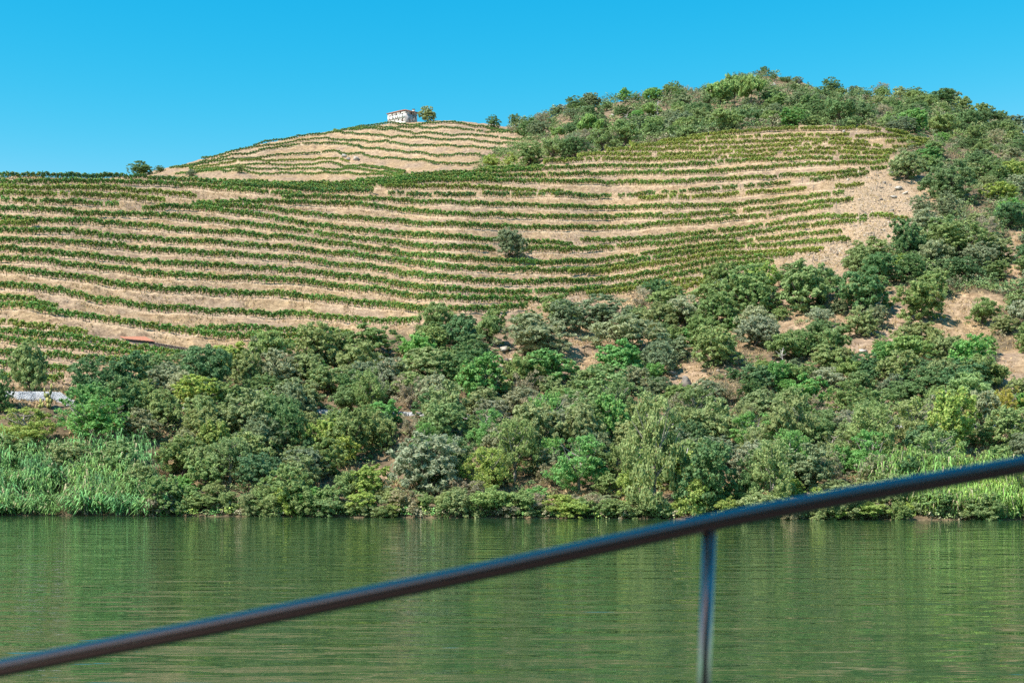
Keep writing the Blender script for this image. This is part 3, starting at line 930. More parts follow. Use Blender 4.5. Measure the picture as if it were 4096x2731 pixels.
    t_ = []; stroke(t_, [(.45,0),(.45,1)], thick); stroke(t_, [(.04,.96),(.86,.96)], thin); stroke(t_, [(.05,.99),(.03,.78)], .07); stroke(t_, [(.85,.99),(.87,.78)], .07); stroke(t_, [(.30,.03),(.60,.03)], .06); T['T'] = t_
    for ch, X0, X1, Y0, Y1 in (('C', 1556.6, 1566, 463.8, 479), ('R', 1568.6, 1577.6, 461.2, 476.5), ('O', 1580.6, 1591, 458.4, 474), ('F', 1595.2, 1602.4, 457.4, 471.6), ('T', 1606.4, 1614.6, 454.4, 469.5), ('dot', 1580.6, 1591, 458.4, 474), ('dot', 1596.2, 1603.4, 457.2, 471.4)):
        s0, s1 = fx(X0), fx(X1)
        b0 = tY(X0, Y1); hgt = tY(X0, Y0) - b0
        vs, fs = [], []
        for q in T[ch]:
            b = len(vs)
            for off in (-0.032, -0.026):
                for (a_, t__) in q:
                    w_ = A + ex * (s0 + a_ * (s1 - s0)) + inn * off
                    vs.append((w_.x - o0.x, w_.y - o0.y, b0 + t__ * hgt))
            fs += [(b,b+1,b+2,b+3), (b+7,b+6,b+5,b+4)] + [(b+i, b+4+i, b+4+(i+1) % 4, b+(i+1) % 4) for i in range(4)]
        link("letter_dot" if ch == "dot" else "letter", mesh_np("letter", np.array(vs), fs, letm), root)
    # hipped roof with tile courses
    ov = 0.45
    cen = (A + C) / 2
    def out_(p):
        v = p - cen
        return p + v.normalized() * ov * 1.4
    e4 = [out_(p) for p in (A, Bv, C, Dv)]
    def loc(p, z):
        return (p.x - o0.x, p.y - o0.y, z)
    ze = H - 0.02
    zr = H + 1.55
    r0 = cen + (A - Bv).normalized() * (LA - LC) * 0.5 * 0.6
    r1 = cen - (A - Bv).normalized() * (LA - LC) * 0.5 * 0.6
    rv = [loc(p, ze) for p in e4] + [loc(p, ze + 0.16) for p in e4] + [loc(r0, zr), loc(r1, zr)]
    rf = [(0,3,2,1), (0,1,5,4), (1,2,6,5), (2,3,7,6), (3,0,4,7), (4,5,9,8), (5,6,9), (6,7,8,9), (7,4,8)]
    roof = link("roof", mesh_np("roof", np.array(rv), rf, tile), root)
    # rounded tile ribs running down the two slopes that face the river
    def ribs(pa, pb, ra, rb, nrib):
        mb = MB()
        for i in range(nrib):
            t_ = (i + 0.5) / nrib
            lo = Vector(loc(pa + (pb - pa) * t_, ze + 0.18))
            hi = Vector(loc(ra + (rb - ra) * t_, zr + 0.02))
            mb.tube([lo, (lo + hi) / 2, hi], 0.085, 5)
        return mb
    rb1 = link("tile_ribs", ribs(e4[0], e4[1], r0, r1, 26).mesh("tile_ribs", tile), roof)
    rb1["kind"] = 'stuff'
    rb2 = link("tile_ribs", ribs(e4[1], e4[2], r1, r1, 14).mesh("tile_ribs", tile), roof)
    rb2["kind"] = 'stuff'
    # chimney
    cp = Bv + (C - Bv) * 0.80 + inn2 * 0.9
    mb = MB(); x, y, _ = loc(cp, 0)
    mb.box((x-.55, y-.4, H-0.2), (x+.55, y+.4, H+1.45))
    ch = link("chimney", mb.mesh("chimney", peeled), root)
    mb = MB(); mb.box((x-.68, y-.52, H+1.45), (x+.68, y+.52, H+1.6))
    link("chimney_cap", mb.mesh("chimney_cap", timber), ch)
    # earth bank heaped against the side wall
    return root
house()
HERO.append((1610, 465, "the white house"))

# ------------------------------------------------------------------ red tiled shed roof dug into the terrace + its walls
def shed():
    P, d = at(430, 1322, 200)
    def pt(X, Y, dd):
        return Vector(((X/4 - 512) / F * dd, dd, CZ + (HV - Y/4) * dd / F))
    d0 = at(560, 1366, 200)[1] - 1.2
    tl = pt(428, 1324, d0 + 4.4); tr = pt(566, 1337, d0 + 4.0); bl = pt(498, 1354, d0); br = pt(620, 1365.5, d0 - 0.3)
    root = bpy.data.objects.new("shed", None)
    COL.objects.link(root)
    root.location = bl
    o0 = Vector(root.location)
    tag(root, "low stone shed with red tiled roof sunk into the vineyard slope at left", "shed")
    tile = bpy.data.materials["roof_tile"]
    stone = simple_mat("dark_stone", (0.06, 0.05, 0.045), (0.17, 0.14, 0.12), 3, 0.9, 0.4)
    grey = simple_mat("grey_mortar", (0.22, 0.20, 0.19), (0.36, 0.33, 0.31), 3, 0.9, 0.3)
    lo, ro = (tl, bl), (tr, br)
    up = Vector((0, 0, 0.05))
    v = [p - o0 for p in (tl, tr, br, bl)] + [p - o0 - Vector((0, 0, 0.12)) for p in (tl, tr, br, bl)]
    link("roof_deck", mesh_np("roof_deck", np.array(v), [(0,3,2,1),(4,5,6,7),(0,1,5,4),(1,2,6,5),(2,3,7,6),(3,0,4,7)], stone), root)
    # barrel tiles, one object each, sharing a mesh
    mb = MB()
    L, W_ = 0.62, 0.36
    k = 5
    vs = []
    for yy, rr in ((0, 0.5), (1, 0.42)):
        for i in range(k + 1):
            a_ = math.pi * i / k
            vs.append((math.cos(a_) * rr, yy, math.sin(a_) * 0.38 * (rr / 0.5)))
    fs = [(i, i+1, k+1+i+1, k+1+i) for i in range(k)] + [tuple(range(k, -1, -1))]
    mb.add(vs, fs)
    tm = mb.mesh("barrel_tile", tile)
    nx, ny = 22, 8
    for j in range(ny):
        for i in range(nx):
            s = (i + 0.5) / nx; t = j / ny
            p = (bl + (br - bl) * s) * (1 - t) + (tl + (tr - tl) * s) * t
            q = (bl + (br - bl) * s) * (1 - t - 1.12/ny) + (tl + (tr - tl) * s) * (t + 1.12/ny)
            dv = (q - p)
            ww = ((br - bl) / nx).length
            o = bpy.data.objects.new("roof_tile", tm)
            COL.objects.link(o)
            o.parent = root
            o.location = p - o0 + Vector((0, 0, 0.03 + 0.012 * ((i * 7 + j * 3) % 3)))
            o.rotation_euler = (math.atan2(dv.z, math.hypot(dv.x, dv.y)), 0, math.atan2(dv.y, dv.x) - math.pi/2 + random.uniform(-.03, .03))
            o.scale = (ww * 0.98, dv.length, ww)
    # front wall of the shed
    mb = MB()
    for i in range(14):
        s0, s1 = i / 14, (i + 1) / 14
        p0 = bl + (br - bl) * s0; p1 = bl + (br - bl) * s1
        q = [p0, p1]
        vs = []
        for dz in (-2.2, -0.13):
            for off in (0.15, 0.5):
                for w_ in q:
                    vs.append((w_.x - o0.x, w_.y + off - o0.y, w_.z - o0.z + dz))
        mb.add(vs, [(0,1,5,4),(2,6,7,3),(0,2,3,1),(4,5,7,6)] + ([(0,4,6,2)] if i == 0 else []) + ([(1,3,7,5)] if i == 13 else []))
    link("front_wall", mb.mesh("front_wall", stone), root)
    # mortar ridge behind the roof
    mb = MB()
    pts = [pt(404, 1314, d0 + 5.2), pt(470, 1320, d0 + 5.0), pt(520, 1328, d0 + 4.9), pt(568, 1338, d0 + 4.6)]
    hh = [0.3, 0.95, 0.95, 0.6]
    for a_, b_, h0, h1 in zip(pts[:-1], pts[1:], hh[:-1], hh[1:]):
        vs = []
        for (w_, h_) in ((a_, h0), (b_, h1)):
            for off in (0, 0.5):
                for dz in (-1.0, h_):
                    vs.append((w_.x - o0.x, w_.y + off - o0.y, w_.z - o0.z + dz))
        mb.add(vs, [(0,4,5,1),(2,3,7,6),(1,5,7,3),(0,1,3,2),(4,6,7,5)])
    link("ridge_wall", mb.mesh("ridge_wall", grey), root)
    # retaining wall of separate dark stones, running right from the shed
    wr = bpy.data.objects.new("retaining_wall", None)
    COL.objects.link(wr)
    P0, dd0 = at(628, 1372, 200); P1, dd1 = at(806, 1402, 200)
    wr.location = P0
    tag(wr, "dark dry-stone retaining wall running right from the tiled shed", "wall")
    r = np.random.default_rng(3)
    sm = []
    for _ in range(5):
        b = MB().box((-.5, -.5, -.5), (.5, .5, .5))
        vv = np.array(b.v) * r.uniform(0.8, 1.05, (8, 3))
        sm.append(mesh_np("stone", vv, b.f, stone))
    n = 30
    for cidx in range(4):
        for i in range(n):
            t = (i + 0.5 * (cidx % 2) + r.uniform(-.15, .15)) / n
            X = 622 + (806 - 622) * t; Yt = 1367 + (1399 - 1367) * t
            dd = d0 - 0.5 + (dd1 - d0) * t * 0.6
            top = pt(X, Yt, dd)
            o = bpy.data.objects.new("stone", sm[int(r.integers(0, 5))])
            COL.objects.link(o)
            o.parent = wr
            o.location = Vector((top.x, top.y + r.uniform(-.05, .05), top.z - 0.22 - 0.36 * cidx)) - Vector(P0)
            o.scale = ((806-622)/n * d0/(4*F) * 1.02, 0.5, 0.37)
            o.rotation_euler = (0, r.uniform(-.06, .06), r.uniform(-.08, .08))
shed()
HERO.append((520, 1345, "the red tiled roof"))

# ------------------------------------------------------------------ railway ballast bank
def ballast():
    m, n, out = mat_new("ballast_stone")
    p = principled(n, out, 0.85, 0.3)
    tc = nd(n, "ShaderNodeTexCoord")
    v = nd(n, "ShaderNodeTexVoronoi")
    v.inputs["Scale"].default_value = 5.0
    n.links.new(tc.outputs["Object"], v.inputs["Vector"])
    r = ramp(n, v.outputs["Color"], [(0.1, (0.22, 0.225, 0.24)), (0.6, (0.44, 0.445, 0.46))])
    n.links.new(r.outputs[0], p.inputs["Base Color"])
    b = nd(n, "ShaderNodeBump"); b.inputs["Strength"].default_value = 0.9; b.inputs["Distance"].default_value = 0.2
    n.links.new(v.outputs["Distance"], b.inputs["Height"])
    n.links.new(b.outputs[0], p.inputs["Normal"])
    us = np.arange(-60, 1090, 6.0)
    vt = np.interp(us, [-60, 0, 60, 400, 800, 900, 1024, 1090], [391, 391, 392, 402, 418, 422, 424, 425])
    vt = vt + np.interp(us, [60, 75, 760, 800], [0, 9, 9, 0]) * ((us > 60) & (us < 800))
    vb = vt + np.interp(us, [0, 60, 80, 780, 800, 1024], [7.5, 7.5, 2, 2, 4.5, 4.5])
    V, Fq = [], []
    for u, a_, b_ in zip(us, vt, vb):
        P, d = at(u * 4, b_ * 4, 165)
        d -= 0.9
        zb_ = CZ + (HV - b_) * d / F
        zt_ = CZ + (HV - a_) * (d + 1.0) / F
        x = (u - 512) / F
        V += [(x * d, d, zb_ - 1.4), (x * d, d, zb_), (x * (d + 1.0), d + 1.0, zt_), (x * (d + 5), d + 5, zt_ + 0.02), (x * (d + 5.5), d + 5.5, zt_ - 2.0)]
    for i in range(len(us) - 1):
        for k in range(4):
            Fq.append((i*5+k, (i+1)*5+k, (i+1)*5+k+1, i*5+k+1))
    o = link("railway_embankment", mesh_np("railway_embankment", np.array(V), np.array(Fq), m))
    tag(o, kind='structure')
    # loose stones on its face where it shows
    r = np.random.default_rng(8)
    base = np.array([(1,0,0),(-1,0,0),(0,1,0),(0,-1,0),(0,0,1),(0,0,-1)], float)
    tri = np.array([(0,2,4),(2,1,4),(1,3,4),(3,0,4),(2,0,5),(1,2,5),(3,1,5),(0,3,5)])
    VV, FF = [], []
    Vn = np.array(V)
    k = 0
    for _ in range(5200):
        u = r.uniform(-20, 75) if r.random() < .6 else r.uniform(790, 1020)
        i = int(np.searchsorted(us, u)) - 1
        fu = (u - us[i]) / 6.0
        t = r.uniform(0, 1)
        if r.random() < .72:
            a0, a1 = 1, 2
        else:
            a0, a1 = 2, 3
        q = (Vn[i*5+a0]*(1-fu)+Vn[(i+1)*5+a0]*fu)*(1-t) + (Vn[i*5+a1]*(1-fu)+Vn[(i+1)*5+a1]*fu)*t
        s = r.uniform(0.06, 0.15)
        VV.append(base * s * r.uniform(.6, 1.2, (6, 3)) + q)
        FF.append(tri + k * 6)
        k += 1
    g = link("ballast_gravel", mesh_np("ballast_gravel", np.concatenate(VV), np.concatenate(FF), simple_mat("ballast_pieces", (0.26, 0.265, 0.28), (0.54, 0.545, 0.56), 0.9, 0.85)))
    tag(g, "pale grey railway gravel on the bank behind the riverside trees", kind='stuff')
ballast()
HERO.append((140, 1575, "the white gravel bank"))

# ------------------------------------------------------------------ vines
def vine_meshes(r):
    fol, tru = [], []
    for i in range(10):
        n = 300
        x = r.uniform(-0.74, 0.74, n)
        bulge = 0.75 + 0.25 * np.sin(x * 4 + r.uniform(0, 6))
        y = r.normal(0, 0.17, n) * bulge
        top = 1.30 + 0.16 * np.sin(x * 5.3 + r.uniform(0, 6)) + 0.05
        z = top + 0.08 - np.abs(r.normal(0, 0.42, n))
        z = np.clip(z, 0.22 + r.uniform(0, .2, n), None)
        c = np.stack([x, y, z], 1)
        # a few shoots above
        k = r.integers(8, 16)
        c[:k, 2] = 1.35 + r.uniform(0, .28, k)
        nv_ = np.stack([r.normal(0, .3, n), np.sign(y) * (0.4 + np.abs(y) * 2), (c[:, 2] - 0.75) * 1.1], 1)
        v, f = leaves((c, nv_), 0.20, r, 1.15)
        fol.append(mesh_np("vine_foliage", v, f, M_VINE))
        mb = MB()
        bx = r.uniform(-.15, .15)
        mb.tube([(bx, 0, -.1), (bx + r.uniform(-.1, .1), r.uniform(-.06, .06), .3), (r.uniform(-.1, .1), 0, .62)], [0.075, 0.055, 0.05], 5, False)
        for s_ in (-1, 1):
            mb.tube([(0, 0, .58), (s_ * .25, r.uniform(-.06, .06), .62 + r.uniform(-.06, .1)), (s_ * .5, 0, .68 + r.uniform(-.05, .2))], [0.045, 0.035, 0.022], 4, False)
        tru.append(mb.mesh("vine_trunk", M_VBARK))
    return fol, tru
rv_ = np.random.default_rng(21)
VF, VT = vine_meshes(rv_)
VPM = MB().box((-.05, -.05, -.15), (.05, .05, 1.62)).mesh("trellis_post", M_POST)
TONE = {'green': (0.140, 0.300, 0.070), 'dark': (0.105, 0.255, 0.080), 'yellow': (0.250, 0.350, 0.075)}
LONE = at(2045, 1038)[0]
nv = 0
for i, (pts, lab, far, gap, tone) in enumerate(ROWS):
    ok = ~np.isnan(ROW_D[i])
    if ok.sum() < 3:
        continue
    u = US[ok]; d = ROW_D[i][ok]
    x = (u - 512) / F * d
    P = np.stack([x, d], 1)
    # drop sudden jumps
    seg = np.linalg.norm(np.diff(P, axis=0), axis=1)
    s = np.concatenate([[0], np.cumsum(seg)])
    step = 1.12 if not far else 1.25
    q = np.arange(0.4, s[-1] - 0.2, step)
    xs = np.interp(q, s, P[:, 0]); ys = np.interp(q, s, P[:, 1])
    kw_ = 4 if not far else 7
    ker = np.ones(2*kw_+1) / (2*kw_+1)
    if len(ys) > 4 * kw_:
        ys[kw_:-kw_] = np.convolve(ys, ker, 'valid')
    inside = np.abs(xs / ys * F) < 512 + 26
    xs, ys = xs[inside], ys[inside]
    if len(xs) < 3:
        continue
    zs = ground(xs, ys)
    k0 = len(xs) // 2
    root = bpy.data.objects.new("vine_row", None)
    COL.objects.link(root)
    root.location = (xs[k0], ys[k0], zs[k0])
    tag(root, lab, "vine row", "vine rows on the terraced hill")
    gn = vnoise(np.arange(len(xs)) * 1.0, np.zeros(len(xs)), 4.0, 50 + i) * 0.5 + 0.5
    th = np.arctan2(np.gradient(ys), np.gradient(xs))
    c0 = np.array(TONE[tone])
    for k in range(len(xs)):
        frac = (xs[k] / ys[k] * F + 512) / 1024
        if k % 7 == 3 and not far:
            o = bpy.data.objects.new("post", VPM)
            COL.objects.link(o); o.parent = root
            o.location = (xs[k] - xs[k0] + 0.5*math.cos(th[k]), ys[k] - ys[k0] + 0.5*math.sin(th[k]), zs[k] - zs[k0])
            o.rotation_euler = (rv_.uniform(-.05, .05), rv_.uniform(-.05, .05), 0)
        sparse = (gap * 0.28 if gap < .1 else gap) * (2.2 * gn[k] ** 2) + (0.0 if frac < 0.74 else (frac - 0.74) * 0.9)
        if rv_.random() < sparse or (xs[k]-LONE.x)**2 + ((ys[k]-LONE.y)*0.8)**2 < 3.6**2:
            continue
        m = int(rv_.integers(0, 10))
        o = bpy.data.objects.new("vine", VF[m])
        COL.objects.link(o)
        o.parent = root
        o.location = (xs[k] - xs[k0], ys[k] - ys[k0], zs[k] - zs[k0])
        flip = math.pi if rv_.random() < .5 else 0
        o.rotation_euler = (0, 0, th[k] + flip)
        sc_ = rv_.uniform(0.90, 1.16) * (1.0 if not far else 0.84) * (0.92 if frac > .72 and not far else 1.0)
        o.scale = (1.16, rv_.uniform(.9, 1.3), sc_)
        j = rv_.uniform(0.8, 1.2) * (1 + 0.25 * (gn[k] - .5))
        yl = np.clip((frac - 0.5) * 1.4, 0, .45) * rv_.uniform(0.2, 1) + (0.18 * rv_.random() ** 3)
        if far: yl *= 0.4
        c = c0 * (1 - yl) + np.array((0.48, 0.46, 0.10)) * yl
        o.color = (c[0]*j, c[1]*j, c[2]*j, 1)
        if not far:
            t = bpy.data.objects.new("trunk", VT[m])
            COL.objects.link(t)
            t.parent = o
        nv += 1
print("vines", nv)

# ------------------------------------------------------------------ named trees and shrubs of the photo
H_ = [
 # kind, colour, X, base Y, width, height, label, landmark phrase
 ('olive','olive',118,1562,150,200,"feathery dark-green tree standing right behind the white gravel bank","the feathery tree behind the gravel"),
 ('oak','dark',375,1625,200,200,"round dark tree at the right end of the white gravel bank","the dark tree by the gravel bank"),
 ('oak','dark',0,1650,110,170,"dark shrub at the left edge beside the white gravel bank",None),
 ('oak','blue',830,1595,195,212,"dense dark blue-green carob tree above the riverside scrub",'the dark carob tree'),
 ('olive','grey',665,1575,150,125,"grey olive bush left of the dark carob tree",None),
 ('olive','olive',985,1565,135,155,"mid-green olive close right of the dark carob tree",None),
 ('olive','grey',1110,1565,180,170,"broad grey-green olive right of the slim cypress",None),
 ('olive','greyoak',1030,1420,74,74,"small grey bush alone on the bare slope below the vines",'the small lone grey bush'),
 ('cypress','cypress',1024,1578,42,84,"slim dark cypress among the olives",'the slim cypress'),
 ('olive','olive',978,1740,195,185,"large rounded light olive below the slim cypress",None),
 ('olive','olive',800,1738,185,158,"wide olive below the dark carob tree",None),
 ('olive','olive',650,1705,170,145,"pale olive between the carob and the big leafy ash",None),
 ('ash','bright',370,1785,310,200,"big leafy ash with yellowish tips above the left reed bank",'the leafy ash'),
 ('ash','yellow',100,1785,230,150,"yellow-green leafy tree at left below the gravel bank",None),
 ('olive','olive',990,1915,215,185,"spreading olive above the dark hollow in the bank",None),
 ('olive','mid',735,1905,225,165,"green bush hanging over the dark hollow at the reeds' right end",'the dark hollow by the reeds'),
 ('olive','olive',1200,1965,150,150,"dome-shaped bush behind the rounded waterside dome",None),
 ('olive','mid',1160,2045,200,185,"rounded green dome bush at the water's edge, left of centre",'the waterside dome bush'),
 ('broad','mid',1320,2058,140,120,"yellow-green bush at the waterline beside the dome bush",None),
 ('broad','mid',1470,1425,220,125,"dark leafy bush at the foot of the vines, centre left",'the dark bush under the vines'),
 ('broad','blue',1850,1400,170,145,"deep green bush with reddish fruit at the vineyard's foot",'the red-fruited bush'),
 ('broad','mid',1725,1420,150,125,"mid-green leafy bush left of the red-fruited bush",None),
 ('broom','broom',1958,1372,118,122,"upright broom dome right of the red-fruited bush",'the broom dome'),
 ('olive','grey',2150,1425,260,165,"broad grey-green olive at the vineyard's lower edge, centre right",'the broad grey olive'),
 ('olive','greyoak',2260,1330,140,130,"grey shrub rising behind the broad grey olive",None),
 ('oak','greyoak',2400,1320,250,140,"dark grey-green oak scrub under the vines' lower right corner",None),
 ('broom','grey',2500,1415,300,150,"wide feathery grey broom thicket at mid slope",'the grey broom'),
 ('olive','olive',1710,1535,235,145,"dull olive bush below the red-fruited bush",None),
 ('broad','bright',1920,1605,200,190,"bright green maple-like bush below the broom dome",'the bright maple bush'),
 ('broad','bright',2190,1545,235,140,"vivid green leafy bush under the broad grey olive",None),
 ('broad','bright',2470,1515,185,155,"vivid green fig above the dry grass gully",'the vivid fig'),
 ('oak','mid',2410,1665,290,200,"dense dark leafy tree below the vivid fig",None),
 ('broad','bright',2612,1530,100,80,"small vivid bush right of the vivid fig",None),
 ('dry','dry',2095,1605,130,125,"brown half-dry shrub below the dry grass gully",'the brown dry shrub'),
 ('ash','mid',1485,1665,150,190,"leafy green tree by the stony patch, centre left",None),
 ('olive','grey',1700,1970,290,235,"big silvery olive near the water at centre",'the big silvery olive'),
 ('ash','yellow',1950,1975,180,185,"small yellow-green tree with a bare forked trunk near the water",'the forked young tree'),
 ('broad','yellow',1475,1992,170,130,"bright yellow-green bush low on the bank",'the yellow-green bush'),
 ('olive','olive',2150,1860,230,240,"tall olive right of the centre, above the waterside green tree",None),
 ('ash','bright',2320,1968,225,225,"fresh green leafy tree near the water, right of centre",None),
 ('ash','olive',2620,2058,240,480,"tallest riverside ash with bare trunk and pale twigs",'the tallest ash'),
 ('broad','yellow',2520,2010,130,140,"yellow-green bush left of the tallest ash's trunk",None),
 ('oak','mid',3000,1255,235,195,"big dense green shrub under the vineyard's lower right corner",None),
 ('broad','mid',3215,1245,215,195,"big leafy shrub below the A-shaped stakes",None),
 ('broad','blue',3455,1270,215,195,"big blue-green shrub above the dry grass slope",None),
 ('broad','mid',3680,1285,195,160,"rounded leafy shrub at the top of the dry grass slope",None),
 ('olive','olive',3450,1348,118,125,"round bush alone on the dry grass slope",'the lone bush on dry grass'),
 ('broom','broom',3645,1462,185,120,"low mid-green broom on the dry grass slope",None),
 ('olive','olive',3740,1435,115,120,"small greyish bush right of the low broom on dry grass",None),
 ('broom','mid',3930,1305,120,110,"feathery broom near the right edge of the dry grass",None),
 ('broad','bright',3222,1660,165,160,"glossy emerald fig tree, brightest on the right bank",'the emerald fig'),
 ('ash','mid',3440,1830,150,220,"narrow leafy tree with conical top on the right bank",None),
 ('broad','yellow',3650,1735,110,145,"yellowish bush among the trees on the right bank",None),
 ('ash','gold',4025,1695,120,145,"tree with yellow-orange leaves at the right edge",'the yellow-leaved tree'),
 ('ash','olive',3090,2060,180,300,"tree trailing hanging roots over the water, right of centre",'the tree with hanging roots'),
 ('oak','dark',2830,2062,230,300,"dark leafy tree over the water beside the tallest ash",None),
 ('oak','dark',2980,2062,150,220,"dark overhanging tree left of the hanging roots",None),
 ('oak','oak',3790,800,210,165,"large dark oak at the right edge of the vines",'the large dark oak'),
 ('olive','olive',3625,720,150,115,"grey-green bush against the ends of the upper vine rows",None),
 ('oak','greyoak',3690,872,90,95,"round dark shrub at the stony slope's right edge",None),
 ('oak','greyoak',3785,868,105,100,"greyish rounded shrub right of the stony slope",None),
 ('broad','blue',3625,1040,145,165,"deep green leafy tree below the stony slope",None),
 ('oak','mid',3830,1045,250,150,"wide green shrub right of the stony slope's foot",None),
 ('olive','olive',3475,1055,160,105,"pale green shrub under the A-shaped stakes",None),
 ('olive','greyoak',2045,1038,126,120,"lone olive tree standing among the vine rows",'the lone olive tree'),
 ('olive','dark',565,700,92,56,"dark tree on the left crest against the sky",None),
 ('olive','olive',955,690,34,36,"tiny round olive on the far hill's lower terraces, right of two",None),
 ('olive','greyoak',766,706,38,30,"tiny grey bush on the far hill's lower terraces, left of two",None),
]
FARH = [
 ('oak','oak',640,688,48,26,"low bush where the far hill meets the left crest",None),
 ('olive','olive',1709,484,68,64,"bushy tree beside the white house on the hilltop",'the house tree'),
 ('oak','dark',1975,512,56,52,"round dark tree left of the saddle, against the sky",'the round saddle tree'),
 ('oak','oak',2062,478,52,52,"dark forked tree on the skyline above the saddle",None),
 ('oak','dark',2110,540,80,72,"large dark round oak at the saddle, left one",None),
 ('oak','greyoak',2155,550,92,75,"large greyish round oak at the saddle, right one",'the grey saddle oak'),
 ('pine','pine',2230,572,62,62,"light green young pine at the end of the far terraces",None),
 ('broom','yellow',1968,680,70,62,"light yellow-green bush at the foot of the far terraces, left of two",None),
 ('broom','yellow',2042,668,58,58,"light yellow-green bush at the foot of the far terraces, right of two",None),
 ('olive','mid',2120,662,120,90,"rounded green bush at the lower left tip of the saddle wood",None),
 ('oaktree','mid',2215,650,125,105,"green oak at the lower edge of the saddle wood, above the vines",None),
 ('oak','dark',2300,635,105,85,"dark shrub between the saddle oaks and the crest vines",None),
 ('oaktree','mid',2410,625,130,100,"broad oak above the crest vines, below the full light pine",None),
 ('oak','dark',2285,545,58,50,"round dark shrub above the young pine",None),
 ('pine','pine',2360,575,105,118,"light green pine with full crown in the saddle wood",'the full light pine'),
 ('oaktree','mid',2500,600,140,110,"broad green oak right of the full light pine",None),
 ('oaktree','dark',2610,560,80,70,"dark oak behind the dead white tree's foot",None),
 ('broad','bright',2550,480,60,42,"bright green shrub on the hillside left of the dead white tree",None),
 ('oak','dark',2717,402,56,44,"dark tree standing up on the skyline between saddle and summit",'the skyline tree'),
 ('pine','pine',3005,442,95,140,"tall umbrella pine, rightmost of the pine trio",'the umbrella pines'),
 ('pine','pine',2938,432,95,128,"tall umbrella pine, middle of the pine trio",None),
 ('pine','pine',2880,452,100,125,"umbrella pine, leftmost of the pine trio",None),
 ('oak','dark',2920,335,36,30,"round bush on the summit's left shoulder",None),
 ('oak','dark',3058,300,42,38,"bush crowning the very summit",None),
 ('oaktree','dark',2965,524,100,90,"dark oak with visible trunk at the vineyard's top edge",'the trunked oak'),
 ('oaktree','mid',3090,510,85,70,"oak at the vineyard's top edge, second from the trunked oak",None),
 ('oaktree','dark',3240,470,95,100,"dark oak between the summit and the vineyard",None),
 ('oaktree','dark',3355,505,135,120,"broadest dark oak right above the vineyard",'the broadest oak'),
 ('oaktree','oak',3460,505,110,95,"oak between the broadest oak and the grey shrub",None),
 ('oak','greyoak',3595,535,120,68,"grey rounded shrub at the vineyard's top right corner",'the grey corner shrub'),
 ('oak','dark',3325,372,80,66,"dark tree on the skyline right of the summit",None),
 ('oak','dark',3765,430,115,74,"dark open tree on the right skyline",'the right skyline tree'),
 ('broad','mid',3660,410,80,50,"light green shrub left of the right skyline tree",None),
 ('oaktree','oak',3560,470,90,80,"oak behind the grey corner shrub",None),
]
for t in H_:
    hero(*t)
for t in FARH:
    hero(*t[:7], mark=t[7], dmin=418)
HERO += [(2630,440,"the dead white tree"), (3100,300,"the summit rocks"), (3540,830,"the stony slope"), (3300,1030,"the A-shaped stakes"),
         (300,1950,"the left reed bank"), (3700,1930,"the right reed bank"), (3880,1300,"the dry grass slope"), (2330,1440,"the dry grass gully")]

# ------------------------------------------------------------------ reed thickets
ncl = 0
def reeds(X, Y, W, H, dmin=160, group=None, label=None, tone=(0.20, 0.385, 0.125)):
    P, d = at(X, Y, dmin)
    root = bpy.data.objects.new("reed_clump", None)
    COL.objects.link(root)
    wm, hm = W * d / (4*F), H * d / (4*F)
    root.location = (P[0], P[1], P[2] - 0.15)
    root.scale = (wm, wm, hm)
    root.rotation_euler = (0, 0, float(rng.uniform(0, 6.28)))
    lv, st = CANES[int(rng.integers(0, 4))]
    o = link("leaves", lv, root)
    j = rng.uniform(0.7, 1.25)
    jj = rng.uniform(0.85, 1.15)
    o.color = (tone[0]*j*jj, tone[1]*j, tone[2]*j/jj, 1)
    link("stems", st, root)
    tag(root, label, "reeds", group)
    PLANTS.append((P[0], P[1], wm * 0.3))
for (Y, H, n) in ((2056, 105, 8), (2030, 125, 8), (1990, 130, 8), (1940, 130, 7), (1890, 140, 6), (1850, 150, 5)):
    for k in range(n):
        X = -60 + (640 * (k + rng.uniform(-.3, .3)) / (n - 1)) * (1.0 if Y > 1900 else 0.92)
        X += rng.uniform(-25, 25)
        reeds(X, Y + rng.uniform(-18, 14) * (Y < 2040), rng.uniform(110, 190), H * rng.uniform(.6, 1.3), group="giant reeds on the left bank, " + ("water line" if Y > 2020 else "middle" if Y > 1920 else "top"),
              label="clump of arching green reeds in the left thicket, " + ("right at the water's edge" if Y > 2020 else "halfway up the bank" if Y > 1920 else "tall upper ones below the leafy ash"))
for (X, Y, W, H) in ((3560,1960,150,170),(3650,1950,150,190),(3740,1980,150,190),(3850,1960,150,190),(3950,1970,150,190),(4050,1990,150,190),(3700,2050,150,150),(3800,2060,150,160),(3900,2062,150,150),(4000,2064,150,150),(4090,2066,150,150),(3610,2010,140,150),(3860,2020,150,150),(3990,2020,150,150)):
    reeds(X, Y, W, H, group="giant reeds on the right bank, " + ("under the rail" if Y > 2030 else "above the rail"), label="clump of pale yellow-green reeds in the right thicket, " + ("at the waterline under the railing" if Y > 2030 else "just above the railing"), tone=(0.26, 0.43, 0.10))

